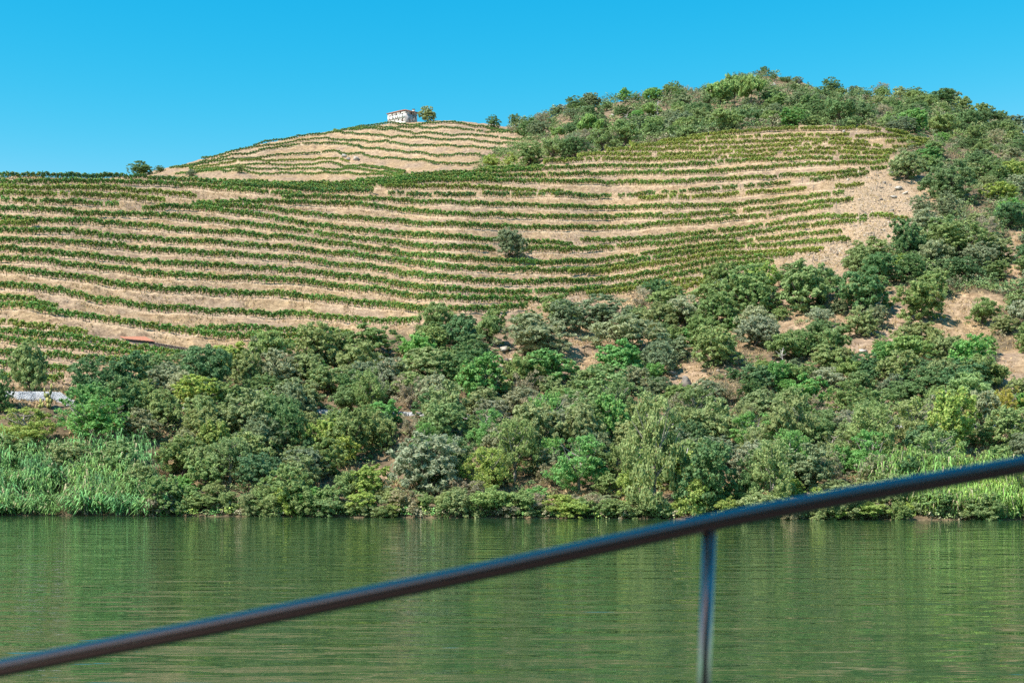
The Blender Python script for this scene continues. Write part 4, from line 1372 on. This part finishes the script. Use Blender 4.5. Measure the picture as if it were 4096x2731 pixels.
for (kind, c, X, Y, W, H, lab) in [('olive','mid',60,1860,190,120,"green bush rising out of the left reeds near the frame's edge"), ('olive','olive',270,1885,200,120,"rounded bush in the upper middle of the left reeds"), ('broad','mid',480,1900,190,140,"leafy bush at the upper right of the left reeds"),
        ('olive','mid',560,1990,170,140,"bush bounding the left reeds on their right side"), ('olive','mid',655,2052,170,150,"bush leaning over the dark water right of the left reeds"), ('broad','bright',170,1960,130,90,"fresh green bush in the middle of the left reeds"),
        ('olive','olive',3540,2040,170,150,"bush at the left edge of the right reeds"), ('broad','mid',3800,1905,190,120,"leafy bush above the right reeds"), ('olive','mid',3990,1925,190,130,"rounded bush above the right end of the right reeds")]:
    hero(kind, c, X, Y, W, H, lab)
# ------------------------------------------------------------------ remaining scrub, placed where the photo shows it
def in_poly(x, y, poly):
    c = False
    for (x0, y0), (x1, y1) in zip(poly, poly[1:] + poly[:1]):
        if (y0 > y) != (y1 > y) and x < (x1 - x0) * (y - y0) / (y1 - y0) + x0:
            c = not c
    return c
BANK = [(-60,1640),(250,1620),(450,1530),(700,1510),(900,1455),(1100,1480),(1250,1450),(1380,1410),(1600,1375),(1750,1320),(2100,1290),(2280,1240),(2450,1215),(2600,1190),(2900,1165),(3000,1140),(3180,1120),(3350,1095),(3430,1030),(3560,960),(3650,900),(3640,760),(3600,660),(3700,610),(3660,560),(3800,520),(4150,560),(4150,2074),(2000,2066),(700,2060),(700,1800),(300,1720),(-60,1740)]
KINDNAME = {'olive': ('grey-green olive bush', 'olive_bush', 'bush'), 'oak': ('dark green rounded shrub', 'oak_shrub', 'shrub'), 'broad': ('fresh green leafy shrub', 'leafy_shrub', 'shrub'),
            'broom': ('feathery green broom', 'broom_bush', 'bush'), 'bramble': ('low tangled bramble mound', 'bramble_bush', 'bush'), 'ash': ('open-crowned green tree', 'ash_tree', 'tree'), 'dry': ('brown half-dry shrub', 'dry_shrub', 'shrub')}
FILL = []
used_labels = {}
def fill_label(kn, X, Y, Wm):
    size = 'small ' if Wm < 3.2 else ('large ' if Wm > 6.2 else '')
    hs = sorted(HERO, key=lambda h: (h[0]-X)**2 + ((h[1]-Y)*1.3)**2)[:4]
    def rel(h):
        dx, dy = X - h[0], Y - h[1]
        near = math.hypot(dx, dy)
        how = 'just ' if near < 130 else ''
        if abs(dx) > 2.2 * abs(dy):
            return how + ('right of ' if dx > 0 else 'left of ') + h[2]
        if abs(dy) > 2.2 * abs(dx):
            return how + ('below ' if dy > 0 else 'above ') + h[2]
        return how + ('below right of ' if dx > 0 and dy > 0 else 'below left of ' if dy > 0 else 'above right of ' if dx > 0 else 'above left of ') + h[2]
    cands = [f"{size}{kn} {rel(hs[0])}", f"{size}{kn} {rel(hs[0])}, {rel(hs[1])}", f"{size}{kn} {rel(hs[1])}, {rel(hs[2])}", f"{size}{kn} {rel(hs[0])}, {rel(hs[2])}", f"{size}{kn} {rel(hs[0])}, {rel(hs[3])}"]
    short = [c for c in cands if len(c.split()) <= 16]
    cands = short or [f"{size}{kn} {rel(hs[0])}".replace("just ", "").replace(" on the wooded hill", "")]
    for c in cands:
        if c not in used_labels:
            return c
    return cands[0]

fr = np.random.default_rng(31)
GRID = {}
def far_enough(x, y, r, k=0.62):
    for (px, py, pr) in PLANTS:
        if (px - x)**2 + (py - y)**2 < (k * (pr + r))**2:
            return False
    return True
tries = 0
nfill = 0
while tries < 26000 and nfill < 430:
    tries += 1
    X = fr.uniform(-60, 4150); Y = fr.uniform(520, 2074)
    if not in_poly(X, Y, BANK):
        continue
    if any(((X - cx) / rx)**2 + ((Y - cy) / ry)**2 < 1.15 for cx, cy, rx, ry in CLEAR):
        continue
    if -40 < X < 310 and 1560 < Y < 1745:
        continue
    P, d = at(X, Y, 150, 470)
    if d > 440:
        continue
    z = fr.random()
    if Y > 1985:
        kind = 'bramble' if z < .55 else ('olive' if z < .75 else 'broad')
        Wm = fr.uniform(2.6, 4.6); hr = fr.uniform(.55, .8)
    elif X > 3450 and Y < 1250:
        kind = 'oak' if z < .3 else 'broad' if z < .55 else 'olive' if z < .8 else 'broom' if z < .93 else 'dry'
        Wm = fr.uniform(4.0, 8.2); hr = fr.uniform(.6, .85)
    elif Y > 1700:
        kind = 'olive' if z < .44 else 'ash' if z < .62 else 'broad' if z < .80 else 'oak' if z < .96 else 'dry'
        Wm = fr.uniform(2.8, 7.4); hr = fr.uniform(.7, 1.25)
    else:
        kind = 'olive' if z < .42 else 'oak' if z < .58 else 'broad' if z < .78 else 'broom' if z < .95 else 'dry'
        Wm = fr.uniform(2.6, 7.6); hr = fr.uniform(.65, .95)
    if not far_enough(P[0], P[1], Wm / 2, 0.56):
        continue
    colr = {'olive': ('grey', 'olive', 'olive', 'mid', 'greyoak'), 'oak': ('dark', 'oak', 'mid', 'blue'), 'broad': ('bright', 'mid', 'mid', 'blue', 'yellow'), 'broom': ('broom', 'mid', 'grey'),
            'bramble': ('olive', 'mid', 'dry', 'yellow'), 'ash': ('mid', 'bright', 'olive'), 'dry': ('dry',)}[kind]
    c = colr[int(fr.integers(0, len(colr)))]
    kn, nm, cat = KINDNAME[kind]
    if c in ('bright', 'yellow'): kn = kn.replace('fresh green', 'vivid green' if c == 'bright' else 'yellow-green')
    if c == 'grey': kn = kn.replace('grey-green', 'silvery grey')
    if c == 'dry' and kind == 'bramble': kn = 'low brownish bramble mound'
    FILL.append((kind, nm, cat, c, P, Wm, Wm * hr, kn, X, Y))
    PLANTS.append((P[0], P[1], Wm / 2))
    nfill += 1
# the far wood on the right hill: the trees that show largest as things
FARPOLY = [(2010,530),(2080,478),(2200,420),(2400,412),(2560,385),(2700,375),(2850,350),(2950,312),(3050,300),(3150,312),(3250,368),(3400,362),(3550,375),(3700,395),(3850,430),(3950,455),(4100,500),(4100,620),(3800,560),(3650,540),(3450,515),(3000,530),(2700,585),(2450,610),(2200,655),(2150,560)]
nfar = 0; tries = 0
FARCLEAR = [(2290,500,60,18),(2420,460,40,14),(3120,340,28,12),(2660,455,40,22),(2490,430,30,22)]
while tries < 6000 and nfar < 150:
    tries += 1
    X = fr.uniform(2000, 4110); Y = fr.uniform(300, 650)
    if not in_poly(X, Y, FARPOLY) or any(((X-cx)/rx)**2 + ((Y-cy)/ry)**2 < 1.1 for cx, cy, rx, ry in FARCLEAR):
        continue
    P, d = at(X, Y, 425)
    z = fr.random()
    kind = 'oak' if z < .45 else 'olive' if z < .68 else 'broad' if z < .85 else 'broom' if z < .95 else 'dry'
    Wm = fr.uniform(5.5, 10.0); hr = fr.uniform(.6, .85)
    if 2740 < X < 3320 and Y < 400: Wm = fr.uniform(2.6, 4.6)
    if not far_enough(P[0], P[1], Wm / 2, 0.7):
        continue
    c = {'oak': ('dark', 'oak', 'greyoak', 'oak'), 'olive': ('olive', 'greyoak', 'mid'), 'broad': ('mid', 'bright', 'mid'), 'broom': ('broom', 'mid'), 'dry': ('dry',)}[kind]
    c = c[int(fr.integers(0, len(c)))]
    kn, nm, cat = KINDNAME[kind]
    FILL.append((kind, nm, cat, c, P, Wm, Wm * hr, kn + " on the wooded hill", X, Y))
    PLANTS.append((P[0], P[1], Wm / 2))
    nfar += 1
for u in np.arange(158, 1040, 9.5):
    X = (u + fr.uniform(-3, 3)) * 4
    d = float(np.interp(u, US, cD[:, 1])) + fr.uniform(0.2, 2.2)
    x = (X / 4 - 512) / F * d
    P = Vector((x, d, max(-0.1, float(ground(x, d)) - 0.2)))
    Wm = fr.uniform(1.8, 5.4)
    if fr.random() < .2: continue
    c = ('olive', 'mid', 'dry', 'yellow', 'olive', 'mid')[int(fr.integers(0, 6))]
    kn, nm, cat = KINDNAME['bramble']
    if c == 'dry': kn = 'low brownish bramble mound'
    FILL.append(('bramble', nm, cat, c, P, Wm, Wm * fr.uniform(.4, 1.0), kn + " by the water", X, 2064))
    PLANTS.append((x, d, Wm / 2))
print("fill", nfill, nfar)
made = []
for kind, nm, cat, c, P, Wm, Hm, kn, X, Y in FILL:
    lab = fill_label(kn, X, Y - Hm * 2*F / P[1], Wm)
    o = plant(nm, cat, kind, P, Wm, Hm, c, lab)
    PLANTS.pop()
    used_labels.setdefault(lab, []).append(o)
for lab, os_ in used_labels.items():
    if len(os_) > 1:
        for o in os_:
            o["group"] = lab.split(',')[0] + "s"

# joined low scrub: what nobody would count
def scrub_stuff(name, poly, n, dmin, wr, cols, clear, label, dmax=735, seed=5, q=170, ls=0.06):
    r = np.random.default_rng(seed)
    base = [crown_points(r, 6, 30, q // 28, 0.02, 0.14) for _ in range(6)]
    VV, FF, CC = [], [], []
    k = 0; c_ = 0; t = 0
    while c_ < n and t < n * 8:
        t += 1
        xs = [p[0] for p in poly]; ys = [p[1] for p in poly]
        X = r.uniform(min(xs), max(xs)); Y = r.uniform(min(ys), max(ys))
        if not in_poly(X, Y, poly) or any(((X-cx)/rx)**2 + ((Y-cy)/ry)**2 < 1.0 for cx, cy, rx, ry in clear):
            continue
        P, d = at(X, Y, dmin, dmax)
        w_ = r.uniform(*wr)
        b, bn = base[int(r.integers(0, 6))]
        b = b * np.array([w_, w_, w_ * r.uniform(.5, .75)])
        an = r.uniform(0, 6.28)
        R = np.array([[math.cos(an), -math.sin(an), 0], [math.sin(an), math.cos(an), 0], [0, 0, 1]])
        v, f = leaves((b @ R.T + np.array(P) - np.array([0, 0, 0.1]), bn @ R.T), ls * w_ * 0.7 + 0.045, r, 1.6)
        VV.append(v); FF.append(f + k); k += len(v)
        col = np.array(cols[int(r.integers(0, len(cols)))]) * r.uniform(.8, 1.2)
        CC.append(np.tile(np.append(col, 1), (len(v), 1)))
        c_ += 1
    m, nn, out = mat_new(name + "_leaves")
    a_ = nd(nn, "ShaderNodeAttribute", attribute_name="tone")
    geo = nd(nn, "ShaderNodeNewGeometry")
    mr = nd(nn, "ShaderNodeMapRange"); mr.inputs["To Min"].default_value = .65; mr.inputs["To Max"].default_value = 1.35
    nn.links.new(geo.outputs["Random Per Island"], mr.inputs["Value"])
    hs = nd(nn, "ShaderNodeHueSaturation")
    nn.links.new(mr.outputs[0], hs.inputs["Value"]); nn.links.new(a_.outputs["Color"], hs.inputs["Color"])
    p = principled(nn, out, 0.7, 0.2)
    nn.links.new(hs.outputs[0], p.inputs["Base Color"])
    me = mesh_np(name, np.concatenate(VV), np.concatenate(FF), m)
    ca = me.color_attributes.new("tone", 'FLOAT_COLOR', 'POINT')
    ca.data.foreach_set("color", np.concatenate(CC).astype(np.float32).ravel())
    o = link(name, me)
    tag(o, label, kind='stuff')
greens = [tuple(c * 0.72 for c in COLR[k]) for k in ('oak', 'dark', 'olive', 'greyoak', 'mid', 'broom', 'oak', 'dry')]
scrub_stuff("hill_scrub", FARPOLY, 1150, 425, (3.2, 6.8), greens, FARCLEAR, "low mixed scrub carpeting the wooded hill behind the vineyard", q=230)
RIGHTP = [(3600,560),(3800,520),(4150,560),(4150,1250),(3650,1180),(3480,1060),(3640,920),(3680,800),(3600,680)]
scrub_stuff("slope_scrub", RIGHTP, 650, 200, (1.8, 4.2), greens, CLEAR, "low mixed scrub between the bushes on the slope right of the vines", 430, 9, 170, 0.06)
SADDLE = [(1880,690),(1990,600),(2080,560),(2200,560),(2300,600),(2200,650),(2050,690)]
scrub_stuff("saddle_scrub", SADDLE, 130, 425, (2.5, 5.0), [tuple(c * 0.75 for c in COLR[k]) for k in ('broom', 'olive', 'mid', 'oak')], [], "low light-green scrub in the saddle between the two hills", 640, 11, 170, 0.06)
scrub_stuff("bank_undergrowth", BANK, 1500, 150, (0.9, 2.2), [tuple(c * 0.65 for c in COLR[k]) for k in ('dry', 'olive', 'broom', 'mid', 'oak')], CLEAR, "low undergrowth between the bushes of the river bank", 440, 6, 90, 0.09)
EDGE = [(640,2035),(2000,2040),(4150,2050),(4150,2078),(2000,2071),(640,2064)]
scrub_stuff("waterside_weeds", EDGE, 420, 150, (1.0, 2.0), [COLR['dry'], COLR['olive'], COLR['mid'], COLR['bright'], COLR['yellow']], [], "weeds and bramble shoots trailing along the waterline", 200, 7, 100, 0.08)

# ------------------------------------------------------------------ dry grass tufts and loose stones
def grass_stuff():
    r = np.random.default_rng(13)
    n = 85000
    u = r.uniform(-8, 1032, n)
    s0 = r.uniform(1.6, 8.0, n)
    si = np.interp(s0, SQ, np.arange(len(SQ))).astype(int)
    uj = np.interp(u, US, np.arange(U)).astype(int)
    d = GD[si, uj] + r.uniform(-.3, .3, n)
    x = (u - 512) / F * d
    keep = (PATHW[si, uj] < .5) | (r.random(n) < .18)
    keep &= vnoise(x, d, 5, 21) + 0.5*vnoise(x, d, 1.6, 22) > -0.25
    x, d = x[keep], d[keep]
    z = ground(x, d)
    VV, FF = [], []
    nb = 3
    for b in range(nb):
        h = r.uniform(.18, .55, len(x)); an = r.uniform(0, 6.28, len(x)); w_ = r.uniform(.05, .11, len(x))
        ox = r.normal(0, .12, len(x)); oy = r.normal(0, .12, len(x))
        bx = np.stack([x + ox - w_*np.cos(an), d + oy - w_*np.sin(an), z - .04], 1)
        cx = np.stack([x + ox + w_*np.cos(an), d + oy + w_*np.sin(an), z - .04], 1)
        tx = np.stack([x + ox + r.normal(0, .16, len(x)), d + oy + r.normal(0, .16, len(x)), z + h], 1)
        VV.append(np.stack([bx, cx, tx], 1).reshape(-1, 3))
    V = np.concatenate(VV)
    m, nn, out = mat_new("straw")
    geo = nd(nn, "ShaderNodeNewGeometry")
    rr = ramp(nn, geo.outputs["Random Per Island"], [(0.0, (0.20, 0.13, 0.065)), (0.45, (0.42, 0.295, 0.15)), (1.0, (0.60, 0.45, 0.25))])
    p = principled(nn, out, 0.8, 0.15)
    nn.links.new(rr.outputs[0], p.inputs["Base Color"])
    o = link("dry_grass", mesh_np("dry_grass", V, np.arange(len(V)).reshape(-1, 3), m))
    tag(o, "dry straw-coloured grass on the terrace slopes and clearings", kind='stuff')
grass_stuff()

def stones_stuff():
    r = np.random.default_rng(14)
    base = np.array([(1,0,0),(-1,0,0),(0,1,0),(0,-1,0),(0,0,1),(0,0,-1)], float)
    tri = np.array([(0,2,4),(2,1,4),(1,3,4),(3,0,4),(2,0,5),(1,2,5),(3,1,5),(0,3,5)])
    VV, FF = [], []; k = 0
    def put(P, s):
        nonlocal k
        an = r.uniform(0, 6.28)
        b = base * np.array([s * r.uniform(.8, 1.8), s * r.uniform(.6, 1.1), s * r.uniform(.3, .7)]) * r.uniform(.7, 1.2, (6, 3))
        R = np.array([[math.cos(an), -math.sin(an), 0], [math.sin(an), math.cos(an), 0], [0, 0, 1]])
        VV.append(b @ R.T + np.array(P)); FF.append(tri + k * 6); k += 1
    for _ in range(2600):
        X = r.normal(3520, 110); Y = r.normal(830, 100)
        if r.random() < .4: X, Y = r.normal(3330, 120), r.normal(1010, 45)
        P, d = at(X, Y, 200, 430)
        put(P, abs(r.normal(0, .16)) + .07)
    n = 7000
    u = r.uniform(0, 900, n); s0 = r.uniform(3.8, 8.0, n)
    si = np.interp(s0, SQ, np.arange(len(SQ))).astype(int); uj = np.interp(u, US, np.arange(U)).astype(int)
    d = GD[si, uj]; x = (u - 512) / F * d; z = ground(x, d)
    kk = vnoise(x, d, 6, 33) > -0.1
    for a_, b_, c_ in zip(x[kk], d[kk], z[kk]):
        put((a_, b_, c_), abs(r.normal(0, .07)) + .045)
    for _ in range(500):
        X, Y = r.uniform(1950, 4050), r.uniform(1380, 1600)
        P, d = at(X, Y, 150, 400)
        put(P, abs(r.normal(0, .2)) + .1)
    o = link("loose_stones", mesh_np("loose_stones", np.concatenate(VV), np.concatenate(FF), M_PALEROCK_MIX))
    tag(o, "loose schist stones scattered over the terraces and the stony slope", kind='stuff')
m, n, out = mat_new("mixed_stone")
geo = nd(n, "ShaderNodeNewGeometry")
rr = ramp(n, geo.outputs["Random Per Island"], [(0.0, (0.13, 0.11, 0.10)), (0.5, (0.30, 0.245, 0.19)), (0.85, (0.44, 0.36, 0.28)), (1.0, (0.62, 0.56, 0.48))])
p = principled(n, out, 0.9, 0.2)
n.links.new(rr.outputs[0], p.inputs["Base Color"])
M_PALEROCK_MIX = m
stones_stuff()

# boulders and outcrops that stand out
def boulder(X, Y, W, label, pale=False, tall=0.6, dmin=150, n=1):
    P, d = at(X, Y, dmin)
    r = np.random.default_rng(int(X * 7 + Y))
    s = W * d / (4*F) / 2
    nu, nvv = 7, 5
    vs = [(0, 0, -1.0)]
    for i in range(1, nvv):
        for j in range(nu):
            th, ph = math.pi * i / nvv, 2 * math.pi * j / nu
            k = r.uniform(.5, 1.2)
            vs.append((math.sin(th)*math.cos(ph)*k, math.sin(th)*math.sin(ph)*k, -math.cos(th)*k))
    vs.append((0, 0, 1.0))
    fs = [(0, 1 + (j+1) % nu, 1 + j) for j in range(nu)]
    for i in range(nvv - 2):
        for j in range(nu):
            fs.append((1+i*nu+j, 1+i*nu+(j+1) % nu, 1+(i+1)*nu+(j+1) % nu, 1+(i+1)*nu+j))
    last = len(vs) - 1
    fs += [(last, 1+(nvv-2)*nu+j, 1+(nvv-2)*nu+(j+1) % nu) for j in range(nu)]
    v = np.array(vs) * np.array([s, s * .8, s * tall])
    o = link("boulder", mesh_np("boulder", v, fs, M_PALEROCK if pale else M_ROCK), None, (P[0], P[1], P[2] + s * tall * 0.35), (r.uniform(-.25, .25), r.uniform(-.3, .3), r.uniform(0, 6.28)))
    tag(o, label, "rock", "rock outcrops")
for b in [
 (3538,733,20,"dark block sticking out at the top of the stony slope"), (3562,742,15,"smaller dark stone just right of the dark block on the stony slope"),
 (3592,757,46,"long grey slab on the stony slope's upper right", True, .35), (3620,776,34,"flat grey slab near the stony slope's right edge", True, .35),
 (3575,792,40,"tilted slab in the middle of the stony slope", True, .3), (3525,798,24,"small slab low on the left of the stony slope", False, .4),
 (3565,694,24,"dark rock where the upper vine rows end"), (3568,842,22,"flat rock just above the lowest vine row of the stony slope", False, .35),
 (3265,1003,46,"pale slab lying above the A-shaped stakes", True, .22),
 (3375,530,16,"pale stone at the top vine rows of the spur", True, .9),
 (2018,1402,52,"grey rock outcrop below the broom dome", True, .5), (2036,1490,44,"dark upright rock in the gully under the broom dome", False, 1.1),
 (2745,1545,56,"dark jagged rock low in the right gully", False, 1.1), (2690,1500,40,"grey rock above the dark jagged rock", False, .6), (2800,1590,36,"dark rock below the dark jagged rock", False, .8),
 (3448,1408,48,"flat grey rock on the dry grass slope", True, .3), (1340,1450,50,"grey outcrop left of the dark bush under the vines", True, .7),
 (1375,1500,46,"outcrop just below the vines' foot at centre left", True, .7),
 (2300,2068,26,"small pale rock at the waterline, left one", True, .5), (2232,2068,18,"smaller pale rock at the waterline beside another", True, .5),
]:
    boulder(*b)
for b in [
 (3192,338,34,"dark cliff-like rock on the summit's right shoulder", False, 1.1), (2905,348,46,"pale slab on the summit's left shoulder", True, .45),
 (3095,345,26,"pale rock in the dry patch below the summit", True, .9), (3200,362,20,"dark rock below the cliff-like summit rock", False, .9), (3256,378,22,"pale rock on the slope right of the summit", True, .9),
 (1376,628,34,"pale ledge rock in the notch of the far hill", True, .5), (1395,640,30,"dark rock under the pale ledge of the far hill", False, .6), (1425,640,34,"grey rubble rock right of the ledge on the far hill", True, .6),
 (2450,470,40,"brown ledge among scrub above the saddle", True, .4), (2575,405,18,"pale stone near the skyline left of the summit", True, .8),
]:
    boulder(*b, **({'dmin': 420}))

# dead trees
def dead_tree(X, Y, H, label, dmin=150):
    P, d = at(X, Y, dmin)
    h = H * d / (4*F)
    r = np.random.default_rng(int(X))
    mb = MB()
    mb.tube([(0,0,-.3),(.02*h,0,h*.35),(-.02*h,0,h*.7),(.04*h,0,h)], [h*.03,h*.026,h*.018,h*.006], 6)
    for k in range(9):
        z = h * r.uniform(.3, .85); an = r.uniform(0, 6.28); L = h * r.uniform(.18, .4)
        e = (L*math.cos(an), L*math.sin(an)*.6, z + L*r.uniform(.3, .8))
        mb.tube([(0,0,z), (e[0]*.5, e[1]*.5, z+(e[2]-z)*.35), e], [h*.013, h*.010, h*.003], 4, False)
    o = link("dead_tree", mb.mesh("dead_tree", M_DEAD), None, P)
    tag(o, label, "dead tree")
dead_tree(2630, 482, 82, "tall bare white dead tree on the wooded hill", 430)
dead_tree(3532, 470, 48, "pale dead tree stump behind the vineyard's top right", 420)
dead_tree(2508, 500, 50, "thin dead tree left of the tall white one", 430)
dead_tree(3390, 372, 34, "small dead white tree on the skyline right of the summit", 430)
dead_tree(2700, 1760, 120, "bare pale twigs sticking out beside the tallest ash")
dead_tree(2215, 1345, 70, "leafless grey twigs above the broad grey olive")
dead_tree(3130, 1470, 80, "leafless grey shrub in the middle of the right bank")
dead_tree(2745, 1960, 170, "bare grey trunk leaning in the dark of the right bank")

# A-shaped end stakes of the trellis, and bare stakes on the stony slope
def a_frame(X, Y, H, label):
    P, d = at(X, Y, 150, 430)
    h = H * d / (4*F)
    root = bpy.data.objects.new("trellis_stake", None); COL.objects.link(root)
    root.location = P
    for s_ in (-1, 1):
        link("leg", MB().tube([(s_*h*.22, 0, -.1), (-s_*h*.02, 0.03*s_, h)], 0.06, 5).mesh("leg", M_POST), root)
    tag(root, label, "stake", "A-shaped trellis stakes")
for X, Y, H, L in [(3324,1012,22,"A-shaped pair of stakes under the pale slab, right of the vines' end"), (3351,1020,20,"A-shaped stakes, rightmost pair below the pale slab"), (3254,1047,24,"taller A-shaped stakes at left, above the green thicket"),
                   (3268,1049,20,"shorter A-shaped stakes close right of the taller pair"), (2860,1138,26,"leaning A-shaped stakes beside the lowest yellow vines"), (2790,1140,22,"small A-shaped stakes left in the lowest yellow vines"),
                   (3496,955,24,"A-shaped stakes alone low on the stony slope"), (3655,873,20,"A-shaped stakes at the very end of the lowest stony-slope row")]:
    a_frame(X, Y, H, L)
for k, (X, Y, H) in enumerate([(3498,705,14),(3506,706,16),(3511,706,18),(3484,763,18),(3495,763,16),(3505,762,22),(3510,748,18),(3521,750,18),(3531,750,16)]):
    P, d = at(X, Y, 150, 430)
    h = H * d / (4*F)
    o = link("bare_stake", MB().tube([(0,0,-.1),(random.uniform(-.08,.08),0,h)], 0.055, 5).mesh("bare_stake", M_POST), None, P)
    up = Y < 720
    tag(o, "bare grey stake in the upper trio at the ends of the vine rows" if up else "bare grey stake in the lower cluster on the stony slope", "stake", "upper trio of bare stakes" if up else "lower cluster of bare stakes")

# prickly pears
def pear(X, Y, W, label):
    P, d = at(X, Y, 150, 430)
    r = np.random.default_rng(int(X + Y))
    s = W * d / (4*F)
    root = bpy.data.objects.new("prickly_pear", None); COL.objects.link(root)
    root.location = P
    tips = [(0, 0, 0, 0)]
    for k in range(22):
        bx, by, bz, _ = tips[int(r.integers(0, len(tips)))] if k > 4 else (r.uniform(-.3, .3)*s, r.uniform(-.3, .3)*s, 0, 0)
        a_ = r.uniform(-.7, .7); an = r.uniform(0, 3.14)
        L = s * r.uniform(.13, .2)
        mb = MB(); ring = [(math.cos(t)*L*.36, 0, math.sin(t)*L*.5 + L*.5) for t in np.linspace(0, 2*math.pi, 9)[:-1]]
        ca, sa = math.cos(a_), math.sin(a_); cb, sb = math.cos(an), math.sin(an)
        def tr(p, y):
            x, _, z = p
            x2, z2 = x*ca + z*sa, -x*sa + z*ca
            return (x2*cb - y*sb + bx, x2*sb + y*cb + by, z2 + bz)
        th = L * .09
        vs = [tr(p, -th) for p in ring] + [tr(p, th) for p in ring] + [tr((0, 0, L*.5), -th*1.8), tr((0, 0, L*.5), th*1.8)]
        fs = [(i, (i+1) % 8, 16) for i in range(8)] + [(8+(i+1) % 8, 8+i, 17) for i in range(8)] + [(i, 8+i, 8+(i+1) % 8, (i+1) % 8) for i in range(8)]
        mb.add(vs, fs)
        o = link("pad", mb.mesh("pad", M_PEAR), root)
        o.color = (0.17, 0.20, 0.075, 1)
        e = tr((0, 0, L), 0)
        if e[2] < s * .7:
            tips.append((*e, 0))
    tag(root, label, "cactus", "prickly pears on the dry bank")
for X, Y, W, L in [(1375,1545,90,"prickly pear by the outcrop at centre left"), (1565,1500,70,"prickly pear on the bare patch above the dull olive"), (1735,1545,80,"prickly pear below the dull olive bush"),
                   (2590,1440,90,"prickly pear right of the vivid fig"), (2705,1475,80,"prickly pear above the dark jagged rock"), (1345,1905,80,"prickly pear low on the bank above the yellow-green bush"),
                   (1885,1900,85,"prickly pear left of the forked young tree"), (190,1640,130,"prickly pear patch under the white gravel bank"), (1570,1560,60,"prickly pear just under the bare patch at centre left")]:
    pear(X, Y, W, L)

# ------------------------------------------------------------------ the boat's railing in front, and the deck it stands on
def railing():
    def pt(X, Y, dd):
        return Vector(((X/4 - 512) / F * dd, dd, CZ + (HV - Y/4) * dd / F))
    dist = 3.2
    ks = [(-1500,2975),(0,2671),(1300,2414),(2600,2140),(2823,2090),(4096,1857),(5600,1590)]
    X = np.arange(-1500, 5601, 100.0)
    Y = pchip([k[0] for k in ks], np.array([[k[1]] for k in ks], float), X)[:, 0]
    ker = np.ones(9) / 9
    Y2 = Y.copy(); Y2[4:-4] = np.convolve(Y, ker, 'valid')
    root = bpy.data.objects.new("boat_railing", None); COL.objects.link(root)
    foot = pt(2815, 2731, dist)
    root.location = (foot.x, dist, 3.3)
    o0 = Vector(root.location)
    tag(root, "dark metal boat railing slanting up to the right across the river, with one slim post", "railing")
    m, n, out = mat_new("rail_metal")
    p = principled(n, out, 0.22, 0.5)
    p.inputs["Metallic"].default_value = 1.0
    p.inputs["Base Color"].default_value = (0.37, 0.28, 0.26, 1)
    tc = nd(n, "ShaderNodeTexCoord"); t = noise(n, 8, 3, .5, tc.outputs["Object"])
    mr = nd(n, "ShaderNodeMapRange"); mr.inputs["To Min"].default_value = .2; mr.inputs["To Max"].default_value = .32
    n.links.new(t.outputs["Fac"], mr.inputs["Value"]); n.links.new(mr.outputs[0], p.inputs["Roughness"])
    link("handrail", MB().tube([pt(a_, b_, dist) - o0 for a_, b_ in zip(X, Y2)], 0.0205, 24).mesh("handrail", m, True), root)
    top = pt(2838, 2105, dist)
    dirv = (foot - top) / (foot.z - top.z)
    end = top + dirv * (3.3 - top.z)
    link("post", MB().tube([top - o0, foot - o0, end - o0], 0.0155, 20).mesh("post", m, True), root)
    wood = simple_mat("deck_boards", (0.035, 0.025, 0.02), (0.06, 0.045, 0.038), 3, 0.7)
    dk = link("boat_deck", MB().box((-7, -6, 3.05), (7, 3.45, 3.3)).mesh("boat_deck", wood)); tag(dk, kind='structure')
    cb = link("unseen_boat_cabin", MB().box((-6, -6, 3.302), (6, -3.4, 11.6)).mesh("unseen_boat_cabin", simple_mat("cabin_paint", (0.30, 0.20, 0.17), (0.40, 0.28, 0.24), 1, 0.6))); tag(cb, kind='structure')  # unseen behind the camera; height and brown shaped for the rail's reflection
    blocker_mb = MB().box((-7, 0.7, 9.0), (3.5, 2.3, 9.04))  # unseen strip on poles, added to keep sun glint off the rail
    for px_ in (-6.9, 3.4):
        blocker_mb.tube([(px_, 0.75, 3.3), (px_, 0.75, 9.0)], 0.04, 6)
    blocker_ob = link("added_sun_blocker", blocker_mb.mesh("added_sun_blocker", simple_mat("sun_blocker_cloth", (0.30, 0.29, 0.27), (0.36, 0.35, 0.33), 2, 0.9))); tag(blocker_ob, kind='structure')
    hl = link("boat_hull", MB().box((-6.6, -6, -0.8), (6.6, 3.2, 3.048)).mesh("boat_hull", simple_mat("hull_paint", (0.55, 0.55, 0.55), (0.65, 0.65, 0.65), 1, 0.5))); tag(hl, kind='structure')
railing()
